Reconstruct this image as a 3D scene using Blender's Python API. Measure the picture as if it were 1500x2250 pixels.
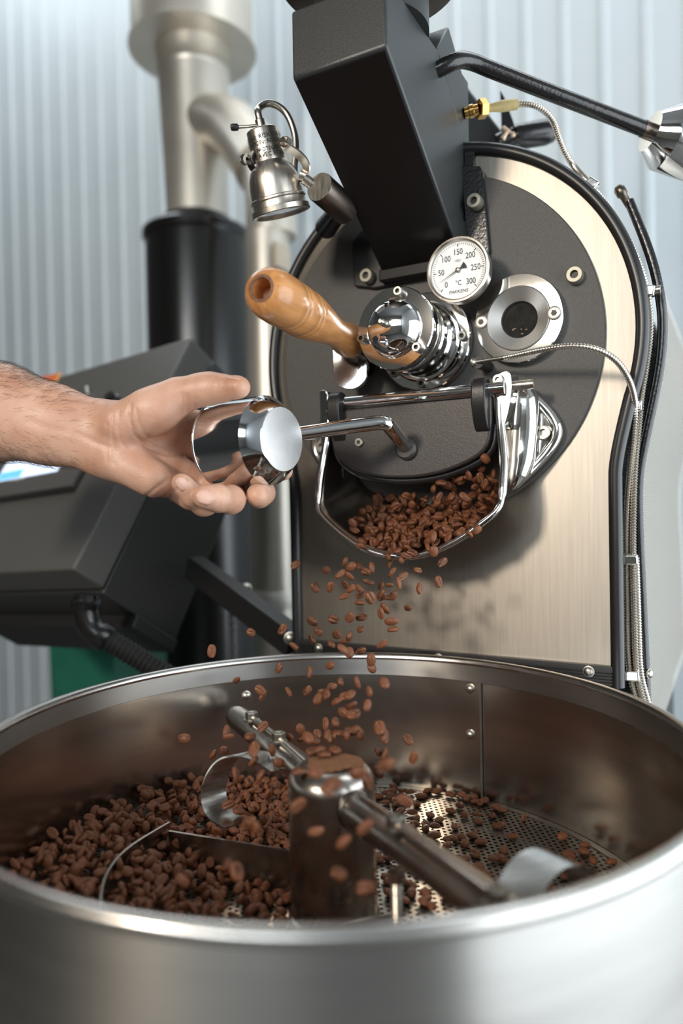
import bpy, bmesh, math, random
import numpy as np
from mathutils import Vector, Matrix, Quaternion
random.seed(7); rng = np.random.default_rng(7)
for o in list(bpy.data.objects): bpy.data.objects.remove(o)
scene = bpy.context.scene
COL = scene.collection
R = math.radians

# ------------------------------------------------------------------ camera
CP = Vector((.27474, -.68877, -.15097)); YAW, PITCH, ROLL, FPX = .50287, -.01441, -.01941, 1596.5
Ff = Vector((-math.sin(YAW)*math.cos(PITCH), math.cos(YAW)*math.cos(PITCH), math.sin(PITCH)))
Rr = Vector((math.cos(YAW), math.sin(YAW), 0)); Uu = Rr.cross(Ff)
CR = Rr*math.cos(ROLL) + Uu*math.sin(ROLL); CU = -Rr*math.sin(ROLL) + Uu*math.cos(ROLL)
cam = bpy.data.cameras.new('camera'); cam_o = bpy.data.objects.new('camera', cam); COL.objects.link(cam_o)
cam.sensor_fit = 'VERTICAL'; cam.sensor_height = 36; cam.sensor_width = 24; cam.lens = FPX/2250*36
cam_o.matrix_world = Matrix(((CR.x, CU.x, -Ff.x, CP.x), (CR.y, CU.y, -Ff.y, CP.y), (CR.z, CU.z, -Ff.z, CP.z), (0, 0, 0, 1)))
cam.clip_start = .01; cam.clip_end = 50
cam.dof.use_dof = True; cam.dof.focus_distance = .63; cam.dof.aperture_fstop = 2.7
scene.camera = cam_o
def ray(x, y): return Ff + CR*((x-750)/FPX) - CU*((y-1125)/FPX)
def at(x, y, Y):  d = ray(x, y); return CP + d*((Y-CP.y)/d.y)      # a point of the place on the plane y = Y
def ax(x, y, X):  d = ray(x, y); return CP + d*((X-CP.x)/d.x)
def az(x, y, Z):  d = ray(x, y); return CP + d*((Z-CP.z)/d.z)
def pd(x, y, D):  return CP + ray(x, y)*D                            # at distance D

# ------------------------------------------------------------------ light and exposure
vs = scene.view_settings; vs.view_transform = 'Standard'; vs.look = 'None'; vs.gamma = 1; vs.use_curve_mapping = False
vs.exposure = 0.0
W = bpy.data.worlds.new('world'); scene.world = W; W.use_nodes = True
W.node_tree.nodes['Background'].inputs[0].default_value = (.62, .72, .85, 1); W.node_tree.nodes['Background'].inputs[1].default_value = .3
def area(name, loc, target, sx, sy, energy, col):
    l = bpy.data.lights.new(name, 'AREA'); l.shape = 'RECTANGLE'; l.size = sx; l.size_y = sy; l.energy = energy; l.color = col
    o = bpy.data.objects.new(name, l); COL.objects.link(o); o.location = loc
    o.rotation_euler = (Vector(target)-Vector(loc)).to_track_quat('-Z', 'Y').to_euler(); return o
area('front_window_daylight', (.45, -3.6, .95), (.45, 0, .95), 1.9, 1.1, 45, (.86, .94, 1))   # high window behind the camera
area('window_daylight', (1.5, .05, -.2), (0, .05, -.2), 2.35, 1.6, 48, (.86, .94, 1))      # window in the right wall
area('skylight_daylight', (-.7, .70, 2.35), (-.7, .70, 0), 4.2, .8, 50, (.88, .95, 1))     # skylight strip in the roof
area('work_lamp', (-.32, -1.75, .45), (0, 0, -.05), .2, .2, 16, (1, .87, .72))            # warm lamp in front of the roaster

# ------------------------------------------------------------------ materials
MATS = {}
def mat(name, col, rough=.5, metal=0., noise=0., nscale=60, bump=0., bscale=200, stretch=None, spec=.5, coat=0., emit=None, col2=None, aniso=0., rvar=0.):
    if name in MATS: return MATS[name]
    m = bpy.data.materials.new(name); m.use_nodes = True; nt = m.node_tree; b = nt.nodes['Principled BSDF']; L = nt.links
    b.inputs['Base Color'].default_value = (*col, 1); b.inputs['Roughness'].default_value = rough; b.inputs['Metallic'].default_value = metal
    b.inputs['Specular IOR Level'].default_value = spec; b.inputs['Coat Weight'].default_value = coat
    if emit: b.inputs['Emission Color'].default_value = (*emit[:3], 1); b.inputs['Emission Strength'].default_value = emit[3]
    if noise or bump or rvar:
        tc = nt.nodes.new('ShaderNodeTexCoord'); mp = nt.nodes.new('ShaderNodeMapping'); L.new(tc.outputs['Object'], mp.inputs[0])
        if stretch: mp.inputs['Scale'].default_value = stretch
    if noise or rvar:
        n = nt.nodes.new('ShaderNodeTexNoise'); n.inputs['Scale'].default_value = nscale; n.inputs['Detail'].default_value = 5; L.new(mp.outputs[0], n.inputs[0])
    if noise:
        r = nt.nodes.new('ShaderNodeValToRGB'); r.color_ramp.elements[0].position = .3; r.color_ramp.elements[1].position = .72
        c2 = col2 or tuple(min(1, c*(1+noise)) for c in col); c1 = tuple(c*(1-noise) for c in col) if not col2 else col
        r.color_ramp.elements[0].color = (*c1, 1); r.color_ramp.elements[1].color = (*c2, 1)
        L.new(n.outputs[0], r.inputs[0]); L.new(r.outputs[0], b.inputs['Base Color'])
    if rvar:
        mr = nt.nodes.new('ShaderNodeMapRange'); mr.inputs[1].default_value = .3; mr.inputs[2].default_value = .7
        mr.inputs[3].default_value = max(0, rough-rvar); mr.inputs[4].default_value = rough+rvar
        L.new(n.outputs[0], mr.inputs[0]); L.new(mr.outputs[0], b.inputs['Roughness'])
    if bump:
        n2 = nt.nodes.new('ShaderNodeTexNoise'); n2.inputs['Scale'].default_value = bscale; n2.inputs['Detail'].default_value = 3; L.new(mp.outputs[0], n2.inputs[0])
        bm = nt.nodes.new('ShaderNodeBump'); bm.inputs['Strength'].default_value = bump; bm.inputs['Distance'].default_value = .001
        L.new(n2.outputs[0], bm.inputs['Height']); L.new(bm.outputs[0], b.inputs['Normal'])
    MATS[name] = m; return m
M_plate = mat('brushed_plate', (.37, .338, .295), .34, 1, noise=.07, nscale=14, stretch=(30, 1, 1), bump=.06, bscale=90, rvar=.05)
M_steel = mat('brushed_steel', (.60, .58, .55), .26, 1, noise=.05, nscale=20, stretch=(1, 1, 22), bump=.05, bscale=60, rvar=.05)
M_tray = mat('tray_steel', (.48, .465, .44), .27, 1, noise=.10, nscale=9, bump=.05, bscale=40, stretch=(1, 1, 8), rvar=.05)
M_trayfloor = mat('tray_floor_steel', (.40, .36, .31), .38, 1, noise=.25, nscale=12)
def brush(m, how, an=.8, rough=.36):
    nt = m.node_tree; b = nt.nodes['Principled BSDF']; t = nt.nodes.new('ShaderNodeTangent'); b.inputs['Anisotropic'].default_value = an
    for l in list(b.inputs['Roughness'].links): nt.links.remove(l)
    b.inputs['Roughness'].default_value = rough
    if how == 'radial': t.direction_type = 'RADIAL'; t.axis = 'Z'; b.inputs['Anisotropic Rotation'].default_value = .25
    else: t.direction_type = 'UV_MAP'; t.uv_map = 'UVMap'
    nt.links.new(t.outputs[0], b.inputs['Tangent'])
M_trayin = mat('tray_inner_steel', (.52, .49, .45), .21, 1, noise=.10, nscale=9, bump=.05, bscale=40, stretch=(1, 1, 8)); brush(M_trayin, 'radial', .45, .21)
brush(M_tray, 'radial', .85, .34); brush(M_plate, 'uv', .70, .42)
M_chrome = mat('chrome', (.82, .81, .80), .06, 1)
M_castchrome = mat('polished_casting', (.78, .76, .73), .10, 1, bump=.12, bscale=70)
M_nickel = mat('brushed_nickel', (.58, .53, .46), .31, 1, noise=.06, nscale=40, stretch=(12, 12, 1), rvar=.04)
M_bronze = mat('dark_bronze', (.16, .13, .11), .33, 1)
M_disc = mat('dark_powder_coat', (.050, .046, .042), .50, 0, noise=.5, nscale=1100, bump=.35, bscale=1100, col2=(.080, .074, .066), spec=.55)
M_door = mat('cast_door_grey', (.050, .043, .040), .42, .2, noise=.2, nscale=500, bump=.15, bscale=700)
M_blackgloss = mat('black_gloss', (.010, .009, .009), .22, 0, bump=.25, bscale=350, spec=.6)
M_blacksatin = mat('black_satin', (.014, .013, .013), .38, 0, bump=.12, bscale=600)
M_black = mat('black_paint', (.016, .015, .015), .5, 0)
M_rubber = mat('black_rubber', (.013, .012, .012), .34, 0, spec=.6)
M_hopper = mat('hopper_grey_black', (.026, .028, .028), .40, 0, bump=.2, bscale=900, spec=.6)
M_cab = mat('cabinet_grey', (.085, .082, .075), .42, 0, bump=.2, bscale=700)
M_cabdark = mat('cabinet_side_dark', (.028, .028, .026), .38, 0, bump=.15, bscale=700)
M_bolt = mat('zinc_bolt', (.42, .40, .35), .36, 1)
M_boltold = mat('dull_bolt', (.27, .25, .20), .42, .6)
M_boltdark = mat('bolt_socket', (.05, .045, .04), .5, .5)
M_white = mat('dial_white', (.80, .82, .82), .35, 0)
M_ink = mat('ink_black', (.02, .02, .022), .6, 0)
M_inkgrey = mat('ink_grey', (.22, .22, .22), .6, 0)
M_brass = mat('brass', (.62, .38, .12), .25, 1)
M_yellow = mat('yellow_sleeve', (.62, .47, .20), .5, 0, noise=.12, nscale=300)
M_wing = mat('wingnut_pale_brass', (.72, .52, .36), .4, .4)
M_wall = mat('wall_paint', (.62, .67, .69), .42, 0, noise=.04, nscale=3)
M_room = mat('room_paint', (.50, .52, .53), .7, 0)
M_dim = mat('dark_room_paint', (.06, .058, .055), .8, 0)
M_floor = mat('concrete', (.10, .097, .092), .6, 0, noise=.2, nscale=5)
M_stack = mat('stack_steel', (.66, .61, .53), .42, .75, noise=.10, nscale=4, rvar=.06)
M_green = mat('green_plastic', (.015, .13, .085), .5, 0, noise=.3, nscale=8)
M_orange = mat('sticker_orange', (.75, .14, .04), .5, 0)
M_stickyel = mat('sticker_yellow', (.80, .50, .12), .5, 0)
M_screen = mat('screen_glow', (.5, .6, .8), .2, 0, emit=(.72, .82, 1, 1.0))
M_screenblue = mat('screen_blue', (.1, .4, .7), .2, 0, emit=(.16, .50, .85, .9))
M_hmi = mat('hmi_grey', (.085, .082, .078), .45, 0)
M_lamplens = mat('lamp_lens', (.75, .73, .68), .12, .0, coat=1)
M_nail = mat('fingernail', (.60, .35, .27), .4, 0, spec=.5)
M_hair = mat('arm_hair', (.055, .030, .018), .5, 0)
def wood_mat():
    m = bpy.data.materials.new('varnished_wood'); m.use_nodes = True; nt = m.node_tree; b = nt.nodes['Principled BSDF']; L = nt.links
    tc = nt.nodes.new('ShaderNodeTexCoord'); mp = nt.nodes.new('ShaderNodeMapping'); mp.inputs['Scale'].default_value = (14, 1.2, 14); L.new(tc.outputs['Object'], mp.inputs[0])
    n = nt.nodes.new('ShaderNodeTexNoise'); n.inputs['Scale'].default_value = 14; n.inputs['Detail'].default_value = 6; L.new(mp.outputs[0], n.inputs[0])
    r = nt.nodes.new('ShaderNodeValToRGB'); r.color_ramp.elements[0].position = .3; r.color_ramp.elements[0].color = (.42, .17, .05, 1)
    r.color_ramp.elements[1].position = .7; r.color_ramp.elements[1].color = (.60, .28, .10, 1); L.new(n.outputs[0], r.inputs[0]); L.new(r.outputs[0], b.inputs['Base Color'])
    b.inputs['Roughness'].default_value = .32; b.inputs['Coat Weight'].default_value = .35; b.inputs['Coat Roughness'].default_value = .15; return m
M_wood = wood_mat()
M_woodend = mat('wood_burnt_end', (.16, .065, .025), .6, 0, noise=.4, nscale=400)
M_woodshade = mat('wood_shaded_neck', (.17, .055, .018), .35, 0, noise=.25, nscale=60, coat=.3)  # handle wood with the neck's shade put into the colour; not assigned
def skin_mat():
    m = bpy.data.materials.new('skin'); m.use_nodes = True; nt = m.node_tree; b = nt.nodes['Principled BSDF']; L = nt.links
    tc = nt.nodes.new('ShaderNodeTexCoord')
    n = nt.nodes.new('ShaderNodeTexNoise'); n.inputs['Scale'].default_value = 32; n.inputs['Detail'].default_value = 6; L.new(tc.outputs['Object'], n.inputs[0])
    r = nt.nodes.new('ShaderNodeValToRGB'); e = r.color_ramp.elements; e[0].position = .3; e[0].color = (.47, .235, .150, 1); e[1].position = .68; e[1].color = (.62, .375, .265, 1)
    L.new(n.outputs[0], r.inputs[0]); L.new(r.outputs[0], b.inputs['Base Color'])
    b.inputs['Roughness'].default_value = .46; b.inputs['Subsurface Weight'].default_value = .12; b.inputs['Subsurface Radius'].default_value = (.008, .003, .0015); b.inputs['Subsurface Scale'].default_value = 1.
    n2 = nt.nodes.new('ShaderNodeTexNoise'); n2.inputs['Scale'].default_value = 420; n2.inputs['Detail'].default_value = 3; L.new(tc.outputs['Object'], n2.inputs[0])
    v = nt.nodes.new('ShaderNodeTexVoronoi'); v.inputs['Scale'].default_value = 620; L.new(tc.outputs['Object'], v.inputs['Vector'])
    ad = nt.nodes.new('ShaderNodeMath'); ad.operation = 'ADD'; L.new(n2.outputs[0], ad.inputs[0]); L.new(v.outputs['Distance'], ad.inputs[1])
    bm = nt.nodes.new('ShaderNodeBump'); bm.inputs['Strength'].default_value = .22; bm.inputs['Distance'].default_value = .0006; L.new(ad.outputs[0], bm.inputs['Height']); L.new(bm.outputs[0], b.inputs['Normal'])
    return m
M_skin = skin_mat()
def bean_mat():
    m = bpy.data.materials.new('roasted_bean'); m.use_nodes = True; nt = m.node_tree; b = nt.nodes['Principled BSDF']; L = nt.links
    oi = nt.nodes.new('ShaderNodeObjectInfo'); tc = nt.nodes.new('ShaderNodeTexCoord')
    n = nt.nodes.new('ShaderNodeTexNoise'); n.inputs['Scale'].default_value = 260; n.inputs['Detail'].default_value = 4; L.new(tc.outputs['Object'], n.inputs[0])
    n3 = nt.nodes.new('ShaderNodeTexNoise'); n3.inputs['Scale'].default_value = 70; L.new(tc.outputs['Object'], n3.inputs[0])
    ad = nt.nodes.new('ShaderNodeMath'); ad.operation = 'MULTIPLY_ADD'; ad.inputs[1].default_value = .45; L.new(oi.outputs['Random'], ad.inputs[0]); L.new(n.outputs[0], ad.inputs[2])
    ad2 = nt.nodes.new('ShaderNodeMath'); ad2.operation = 'MULTIPLY_ADD'; ad2.inputs[1].default_value = .5; L.new(n3.outputs[0], ad2.inputs[0]); L.new(ad.outputs[0], ad2.inputs[2])
    r = nt.nodes.new('ShaderNodeValToRGB'); e = r.color_ramp.elements; e[0].position = .55; e[0].color = (.046, .0165, .0085, 1); e[1].position = 1.25; e[1].position = 1.0; e[1].color = (.185, .068, .031, 1)
    L.new(ad2.outputs[0], r.inputs[0]); L.new(r.outputs[0], b.inputs['Base Color']); b.inputs['Roughness'].default_value = .46; b.inputs['Specular IOR Level'].default_value = .3
    bm = nt.nodes.new('ShaderNodeBump'); bm.inputs['Strength'].default_value = .3; bm.inputs['Distance'].default_value = .0006; L.new(n.outputs[0], bm.inputs['Height']); L.new(bm.outputs[0], b.inputs['Normal'])
    return m
M_bean = bean_mat()
M_crease = mat('bean_crease', (.30, .14, .075), .6, 0)

# ------------------------------------------------------------------ mesh helpers
def frame_of(d):
    d = Vector(d).normalized(); a = Vector((0, 0, 1)) if abs(d.z) < .9 else Vector((1, 0, 0))
    u = d.cross(a).normalized(); return u, d.cross(u).normalized(), d
class MB:
    def __init__(s): s.v = []; s.f = []
    def add(s, vs, fs): n = len(s.v); s.v += [Vector(v) for v in vs]; s.f += [tuple(i+n for i in f) for f in fs]; return s
    def box(s, c, size, ex=(1, 0, 0), ey=(0, 1, 0), ez=(0, 0, 1)):
        c = Vector(c); ex, ey, ez = Vector(ex), Vector(ey), Vector(ez); sx, sy, sz = [k/2 for k in size]
        vs = [c+ex*(sx*a)+ey*(sy*b)+ez*(sz*d) for d in (-1, 1) for b in (-1, 1) for a in (-1, 1)]
        return s.add(vs, [(0, 2, 3, 1), (4, 5, 7, 6), (0, 1, 5, 4), (2, 6, 7, 3), (0, 4, 6, 2), (1, 3, 7, 5)])
    def lathe(s, prof, o, d, n=48, cap=True, ref=None):
        o = Vector(o); u, w, d = frame_of(d); vs = []; fs = []
        for (r, h) in prof:
            for k in range(n):
                a = 2*math.pi*k/n; vs.append(o+d*h+(u*math.cos(a)+w*math.sin(a))*r)
        m = len(prof)
        for i in range(m-1):
            for k in range(n): k2 = (k+1) % n; fs.append((i*n+k, i*n+k2, (i+1)*n+k2, (i+1)*n+k))
        if cap: fs.append(tuple(range(n-1, -1, -1))); fs.append(tuple((m-1)*n+k for k in range(n)))
        return s.add(vs, fs)
    def cyl(s, a, b, r, r2=None, n=24): a, b = Vector(a), Vector(b); L = (b-a).length; return s.lathe([(r, 0), (r if r2 is None else r2, L)], a, b-a, n)
    def tube(s, path, r, n=12, cap=True, flat=None):
        P = [Vector(p) for p in path]; m = len(P); rs = r if isinstance(r, (list, tuple)) else [r]*m
        T = [(P[min(i+1, m-1)]-P[max(i-1, 0)]).normalized() for i in range(m)]
        u, w, _ = frame_of(T[0]); vs = []; fs = []
        for i in range(m):
            u = (u-T[i]*u.dot(T[i])).normalized(); w = T[i].cross(u)
            for k in range(n):
                a = 2*math.pi*k/n; vs.append(P[i]+(u*math.cos(a)+w*math.sin(a))*rs[i])
        for i in range(m-1):
            for k in range(n): k2 = (k+1) % n; fs.append((i*n+k, i*n+k2, (i+1)*n+k2, (i+1)*n+k))
        if cap: fs.append(tuple(range(n-1, -1, -1))); fs.append(tuple((m-1)*n+k for k in range(n)))
        return s.add(vs, fs)
    def prism(s, poly, d):                                   # poly: list of 3D points, extruded by d
        n = len(poly); d = Vector(d); P = [Vector(p) for p in poly]
        return s.add(P+[p+d for p in P], [tuple(range(n-1, -1, -1)), tuple(range(n, 2*n))]+[(i, (i+1) % n, (i+1) % n+n, i+n) for i in range(n)])
    def strip(s, rows, closed=False):                        # loft of rows of points
        n = len(rows[0]); vs = [p for r in rows for p in r]; fs = []
        for i in range(len(rows)-1):
            for k in range(n if closed else n-1): k2 = (k+1) % n; fs.append((i*n+k, i*n+k2, (i+1)*n+k2, (i+1)*n+k))
        return s.add(vs, fs)
    def sphere(s, c, r, n=20, m=12, sc=(1, 1, 1), axes=None):
        c = Vector(c); ex, ey, ez = axes or (Vector((1, 0, 0)), Vector((0, 1, 0)), Vector((0, 0, 1))); rows = []
        for i in range(1, m):
            t = math.pi*i/m; rows.append([c+ex*(r*sc[0]*math.sin(t)*math.cos(2*math.pi*k/n))+ey*(r*sc[1]*math.sin(t)*math.sin(2*math.pi*k/n))+ez*(r*sc[2]*math.cos(t)) for k in range(n)])
        base = len(s.v); s.strip(rows, True); t = len(s.v); s.v += [c+ez*(r*sc[2]), c-ez*(r*sc[2])]
        for k in range(n): s.f.append((t, base+(k+1) % n, base+k)); s.f.append((t+1, base+(m-2)*n+k, base+(m-2)*n+(k+1) % n))
        return s
WLOC = {}
def wloc(o):
    p = Vector((0, 0, 0))
    while o: p = p+o.location; o = o.parent
    return p
def finish(me, sharp):
    me.polygons.foreach_set('use_smooth', [True]*len(me.polygons))
    if sharp: me.set_sharp_from_angle(angle=R(sharp))
def part(name, mb, m, parent=None, sharp=38, bevel=0, fix=True, solid=0):
    base = wloc(parent) if parent else None
    V = mb.v
    if parent is None:
        xs = [v.x for v in V]; ys = [v.y for v in V]; zs = [v.z for v in V]; base = Vector(((min(xs)+max(xs))/2, (min(ys)+max(ys))/2, min(zs)))
    me = bpy.data.meshes.new(name); me.from_pydata([tuple(v-base) for v in V], [], mb.f)
    if fix:
        bm = bmesh.new(); bm.from_mesh(me); bmesh.ops.recalc_face_normals(bm, faces=bm.faces); bm.to_mesh(me); bm.free()
    finish(me, sharp); me.materials.append(m)
    o = bpy.data.objects.new(name, me); COL.objects.link(o)
    if parent: o.parent = parent
    else: o.location = base
    if solid:
        s = o.modifiers.new('thickness', 'SOLIDIFY'); s.thickness = solid; s.offset = 0
    if bevel:
        b = o.modifiers.new('bevel', 'BEVEL'); b.width = bevel; b.segments = 3; b.limit_method = 'ANGLE'; b.angle_limit = R(40)
    return o
def thing(name, label, cat, loc, group=None):
    o = bpy.data.objects.new(name, None); COL.objects.link(o); o.location = loc; o.empty_display_size = .02
    o['label'] = label; o['category'] = cat
    if group: o['group'] = group
    return o
def tag(o, label, cat, group=None, kind=None):
    o['label'] = label; o['category'] = cat
    if group: o['group'] = group
    if kind: o['kind'] = kind
    return o
def struct(o, label): o['kind'] = 'structure'; o['label'] = label; return o
def smooth(P, it=2, closed=False):
    P = [Vector(p) for p in P]
    for _ in range(it):
        Q = [] if closed else [P[0]]
        for i in range(len(P) if closed else len(P)-1):
            a, b = P[i], P[(i+1) % len(P)]; Q += [a*.75+b*.25, a*.25+b*.75]
        if not closed: Q.append(P[-1])
        P = Q
    return P
def resample(P, step):
    P = [Vector(p) for p in P]; out = [P[0]]; acc = 0
    for a, b in zip(P, P[1:]):
        L = (b-a).length
        if L == 0: continue
        t = step-acc
        while t <= L: out.append(a+(b-a)*(t/L)); t += step
        acc = L-(t-step)
    return out
def corrugated(P, r, pitch=.0026, amp=.16, n=10):
    Q = resample(smooth(P, 3), pitch/4); rs = [r*(1+amp*(.0, 1., .0, -1.)[i % 4]) for i in range(len(Q))]
    return MB().tube(Q, rs, n)
def text_mesh(body, size, place, extr=0.0003):
    cu = bpy.data.curves.new('txt', 'FONT'); cu.body = body; cu.size = size; cu.align_x = 'CENTER'; cu.align_y = 'CENTER'; cu.resolution_u = 3
    o = bpy.data.objects.new('txt', cu); COL.objects.link(o); dg = bpy.context.evaluated_depsgraph_get()
    me = bpy.data.meshes.new_from_object(o.evaluated_get(dg)); vs = [place(v.co.x, v.co.y) for v in me.vertices]; fs = [tuple(p.vertices) for p in me.polygons]
    bpy.data.objects.remove(o); bpy.data.curves.remove(cu); bpy.data.meshes.remove(me); return vs, fs
def socket_bolt(name, c, d, r, h, parent, m=None, hexhead=False):
    """cap screw seen from the front: round head with a hexagonal socket"""
    c = Vector(c); d = Vector(d).normalized(); n = 6 if hexhead else 24
    o = part(name, MB().lathe([(r*.98, 0), (r, h*.25), (r, h*.8), (r*.9, h), (r*.5, h), (r*.45, h*.55)], c, d, n, True), m or M_bolt, parent, sharp=30)
    if not parent or not parent.parent:
        part('socket', MB().lathe([(r*.46, h*.5), (r*.46, h*.62)], c, d, 6), M_boltdark, o)
    return o
def dome_bolt(name, c, d, r, parent, m=None):
    return part(name, MB().lathe([(r*1.25, 0), (r*1.25, r*.25), (r, r*.3), (r*.92, r*.7), (r*.6, r*.95), (r*.2, r*1.02)], Vector(c), d, 20), m or M_bolt, parent, sharp=40)
# ================================================================== THE ROOM
FZ, CZ, XL, XR, YF, YB = -1.1, 2.4, -3.0, 1.55, -3.7, 1.3
mb = MB()
prof = []; x = XL
while x < XR:
    prof += [(x, 0), (x+.062, 0), (x+.070, -.008), (x+.084, -.008), (x+.092, 0)]; x += .1
mb.strip([[Vector((a, YB+b, FZ)) for a, b in prof], [Vector((a, YB+b, CZ)) for a, b in prof]])
struct(part('wall_back', mb, M_wall, sharp=20), 'pale blue-grey ribbed metal wall behind the roaster')
struct(part('floor', MB().box(((XL+XR)/2, (YF+YB)/2, FZ-.02), (XR-XL, YB-YF, .04)), M_floor), 'grey concrete floor')
struct(part('ceiling', MB().box(((XL+XR)/2, (YF+YB)/2, CZ+.02), (XR-XL, YB-YF, .04)), mat('ceiling_paint', (.30, .30, .30), .8)), 'plain ceiling above the roaster')
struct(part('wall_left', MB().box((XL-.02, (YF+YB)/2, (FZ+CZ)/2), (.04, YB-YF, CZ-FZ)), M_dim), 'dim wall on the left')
struct(part('wall_right', MB().box((XR+.02, (YF+YB)/2, (FZ+CZ)/2), (.04, YB-YF, CZ-FZ)), M_room), 'pale wall on the right')
struct(part('wall_front', MB().box(((XL+XR)/2, YF-.02, (FZ+CZ)/2), (XR-XL, .04, CZ-FZ)), mat('beige_paint', (.26, .24, .21), .8), ), 'dim beige wall behind the camera')

# ================================================================== THE ROASTER BODY
def outline(r, w, zb, cx=.0072, cz=0.):
    """keyhole: a circle of radius r above straight sides at half width w, from the lower left over the top to the lower right"""
    zi = -math.sqrt(max(r*r-w*w, 1e-6)); a0 = math.atan2(zi, w)
    right = [(r*math.cos(t), r*math.sin(t)) for t in np.linspace(a0+.16, math.pi/2, 40)]
    low = [(w, zb), (w, zb*.75+zi*.25), (w, zi-.05), (w+.0005, zi-.025)]
    half = low+right; pts = [(-x, z) for x, z in half]+[(x, z) for x, z in half[::-1]][1:]
    return [(cx+x, cz+z) for x, z in pts]
ZB = -.322
roaster = thing('coffee_roaster', 'drum coffee roaster with keyhole-shaped brushed steel front and dark round face', 'coffee roaster', (.004, .2, FZ))
ol = [Vector((x, 0, z)) for x, z in outline(.190, .1660, ZB)]
fp = part('front_plate', MB().prism(ol, (0, .006, 0)), M_plate, roaster, sharp=30)
uvl = fp.data.uv_layers.new(name='UVMap')
for lp_ in fp.data.loops: co = fp.data.vertices[lp_.vertex_index].co; uvl.data[lp_.index].uv = (co.z, co.x)
trim = smooth([Vector((x, -.002, z)) for x, z in outline(.1938, .1692, ZB)], 2)
part('edge_trim', MB().tube(trim, .0060, 14), M_rubber, roaster, sharp=60)
bead = smooth([Vector((x, .008, z)) for x, z in outline(.1955, .1708, ZB)], 2)
part('trim_bead', MB().tube(bead, .0030, 10), M_blackgloss, roaster, sharp=60)
# inner drum jacket seen in the gap behind the trim
ring0 = [Vector((x, .012, z)) for x, z in outline(.186, .1635, ZB)]; ring1 = [v+Vector((0, .55, 0)) for v in ring0]
part('drum_jacket', MB().strip([ring0, ring1]).add(ring1, [tuple(range(len(ring1)))]), M_steel, roaster, sharp=30)
# dark round face
DC = Vector((0, 0, 0)); DR = .170
part('face_disc', MB().lathe([(DR, 0), (DR, .004), (DR-.001, .005), (.001, .005)], DC+Vector((0, .0, 0)), (0, -1, 0), 128), M_disc, roaster, sharp=30)
FY = -.005   # front surface of the disc
for (px_, py_) in ((1265, 608),): socket_bolt('bolt', at(px_, py_, FY), (0, -1, 0), .0075, .009, roaster, M_boltold)
for ang in (): socket_bolt('bolt', (DR*.9*math.cos(R(ang)), FY, DR*.9*math.sin(R(ang))), (0, -1, 0), .0075, .009, roaster)
# ribbed base rail
rp = [(0, -.3035), (-.006, -.3035)]
for k in range(5): z = -.3075-k*.0028; rp += [(-.0065, z), (-.0065, z-.0014), (-.0045, z-.0016), (-.0045, z-.0026)]
rp += [(-.0065, -.3215), (0, -.3215)]
part('base_rail', MB().strip([[Vector((xx, a, b)) for a, b in rp] for xx in (-.1580, .1725)]), M_blacksatin, roaster, sharp=20)
for q in ((700, 1424), (963, 1447), (1293, 1475)): dome_bolt('rail_bolt', at(q[0], q[1], -.006), (0, -1, 0), .0042, roaster)
part('machine_base', MB().box((.004, .32, (FZ-.323)/2), (.34, .60, -.323-FZ)), M_black, roaster, bevel=.004)
# perforated outer jacket on the right with its edge trim
gp = [(.170, .140), (.187, .1209), (.2053, .0676), (.2125, .030), (.2145, .003), (.2117, -.0321), (.2036, -.0726), (.1955, -.110), (.1915, -.134), (.1908, -.170), (.193, -.2395), (.1958, -.3319), (.197, -.40)]
gpath = smooth([Vector((x, .032, z)) for x, z in gp[1:]], 3)
part('guard_trim', MB().tube(resample(gpath, .006), .0045, 10), M_blackgloss, roaster, sharp=60)
part('guard_pin', MB().lathe([(.0035, 0), (.0035, .010), (.005, .012), (.005, .018), (.003, .021), (.0005, .022)], gpath[0]+Vector((0, 0, -.004)), (-.45, -.1, .88), 16), M_bronze, roaster, sharp=40)
gs = resample(gpath, .001); NG = len(gs)
def gmap(u, v):
    k = min(max(u/.001, 0), NG-1.001); i = int(k); q = gs[i].lerp(gs[i+1], k-i); return q+Vector((0, v, 0))
def perforated(mapf, u0, u1, v0, v1, cell, hole, inside=None):
    """sheet of hexagonal cells, each with a real hole"""
    mbp = MB(); h = cell*math.sqrt(3)/2; row = 0; v = v0
    while v < v1:
        u = u0+(cell/2 if row % 2 else 0)
        while u < u1:
            if inside is None or inside(u, v):
                n = len(mbp.v)
                for k in range(6):
                    a = math.pi/6+k*math.pi/3; c_, s_ = math.cos(a), math.sin(a)
                    mbp.v.append(mapf(u+c_*cell/math.sqrt(3), v+s_*cell/math.sqrt(3))); mbp.v.append(mapf(u+c_*hole, v+s_*hole))
                for k in range(6): k2 = (k+1) % 6; mbp.f.append((n+2*k, n+2*k2, n+2*k2+1, n+2*k+1))
            u += cell
        v += h; row += 1
    return mbp
Lg = NG*.001
part('perforated_jacket', perforated(gmap, .002, Lg-.003, .003, .56, .0052, .0021), mat('jacket_steel', (.78, .72, .63), .38, .65), roaster, sharp=0, fix=False)
part('jacket_backing', MB().strip([[g+Vector((-.004, yy, 0)) for g in resample(gpath, .01)] for yy in (.004, .56)]), M_boltdark, roaster, sharp=0)
dome_bolt('guard_bolt', at(1424, 1480, .03), (1, -.3, 0), .004, roaster)

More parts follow.
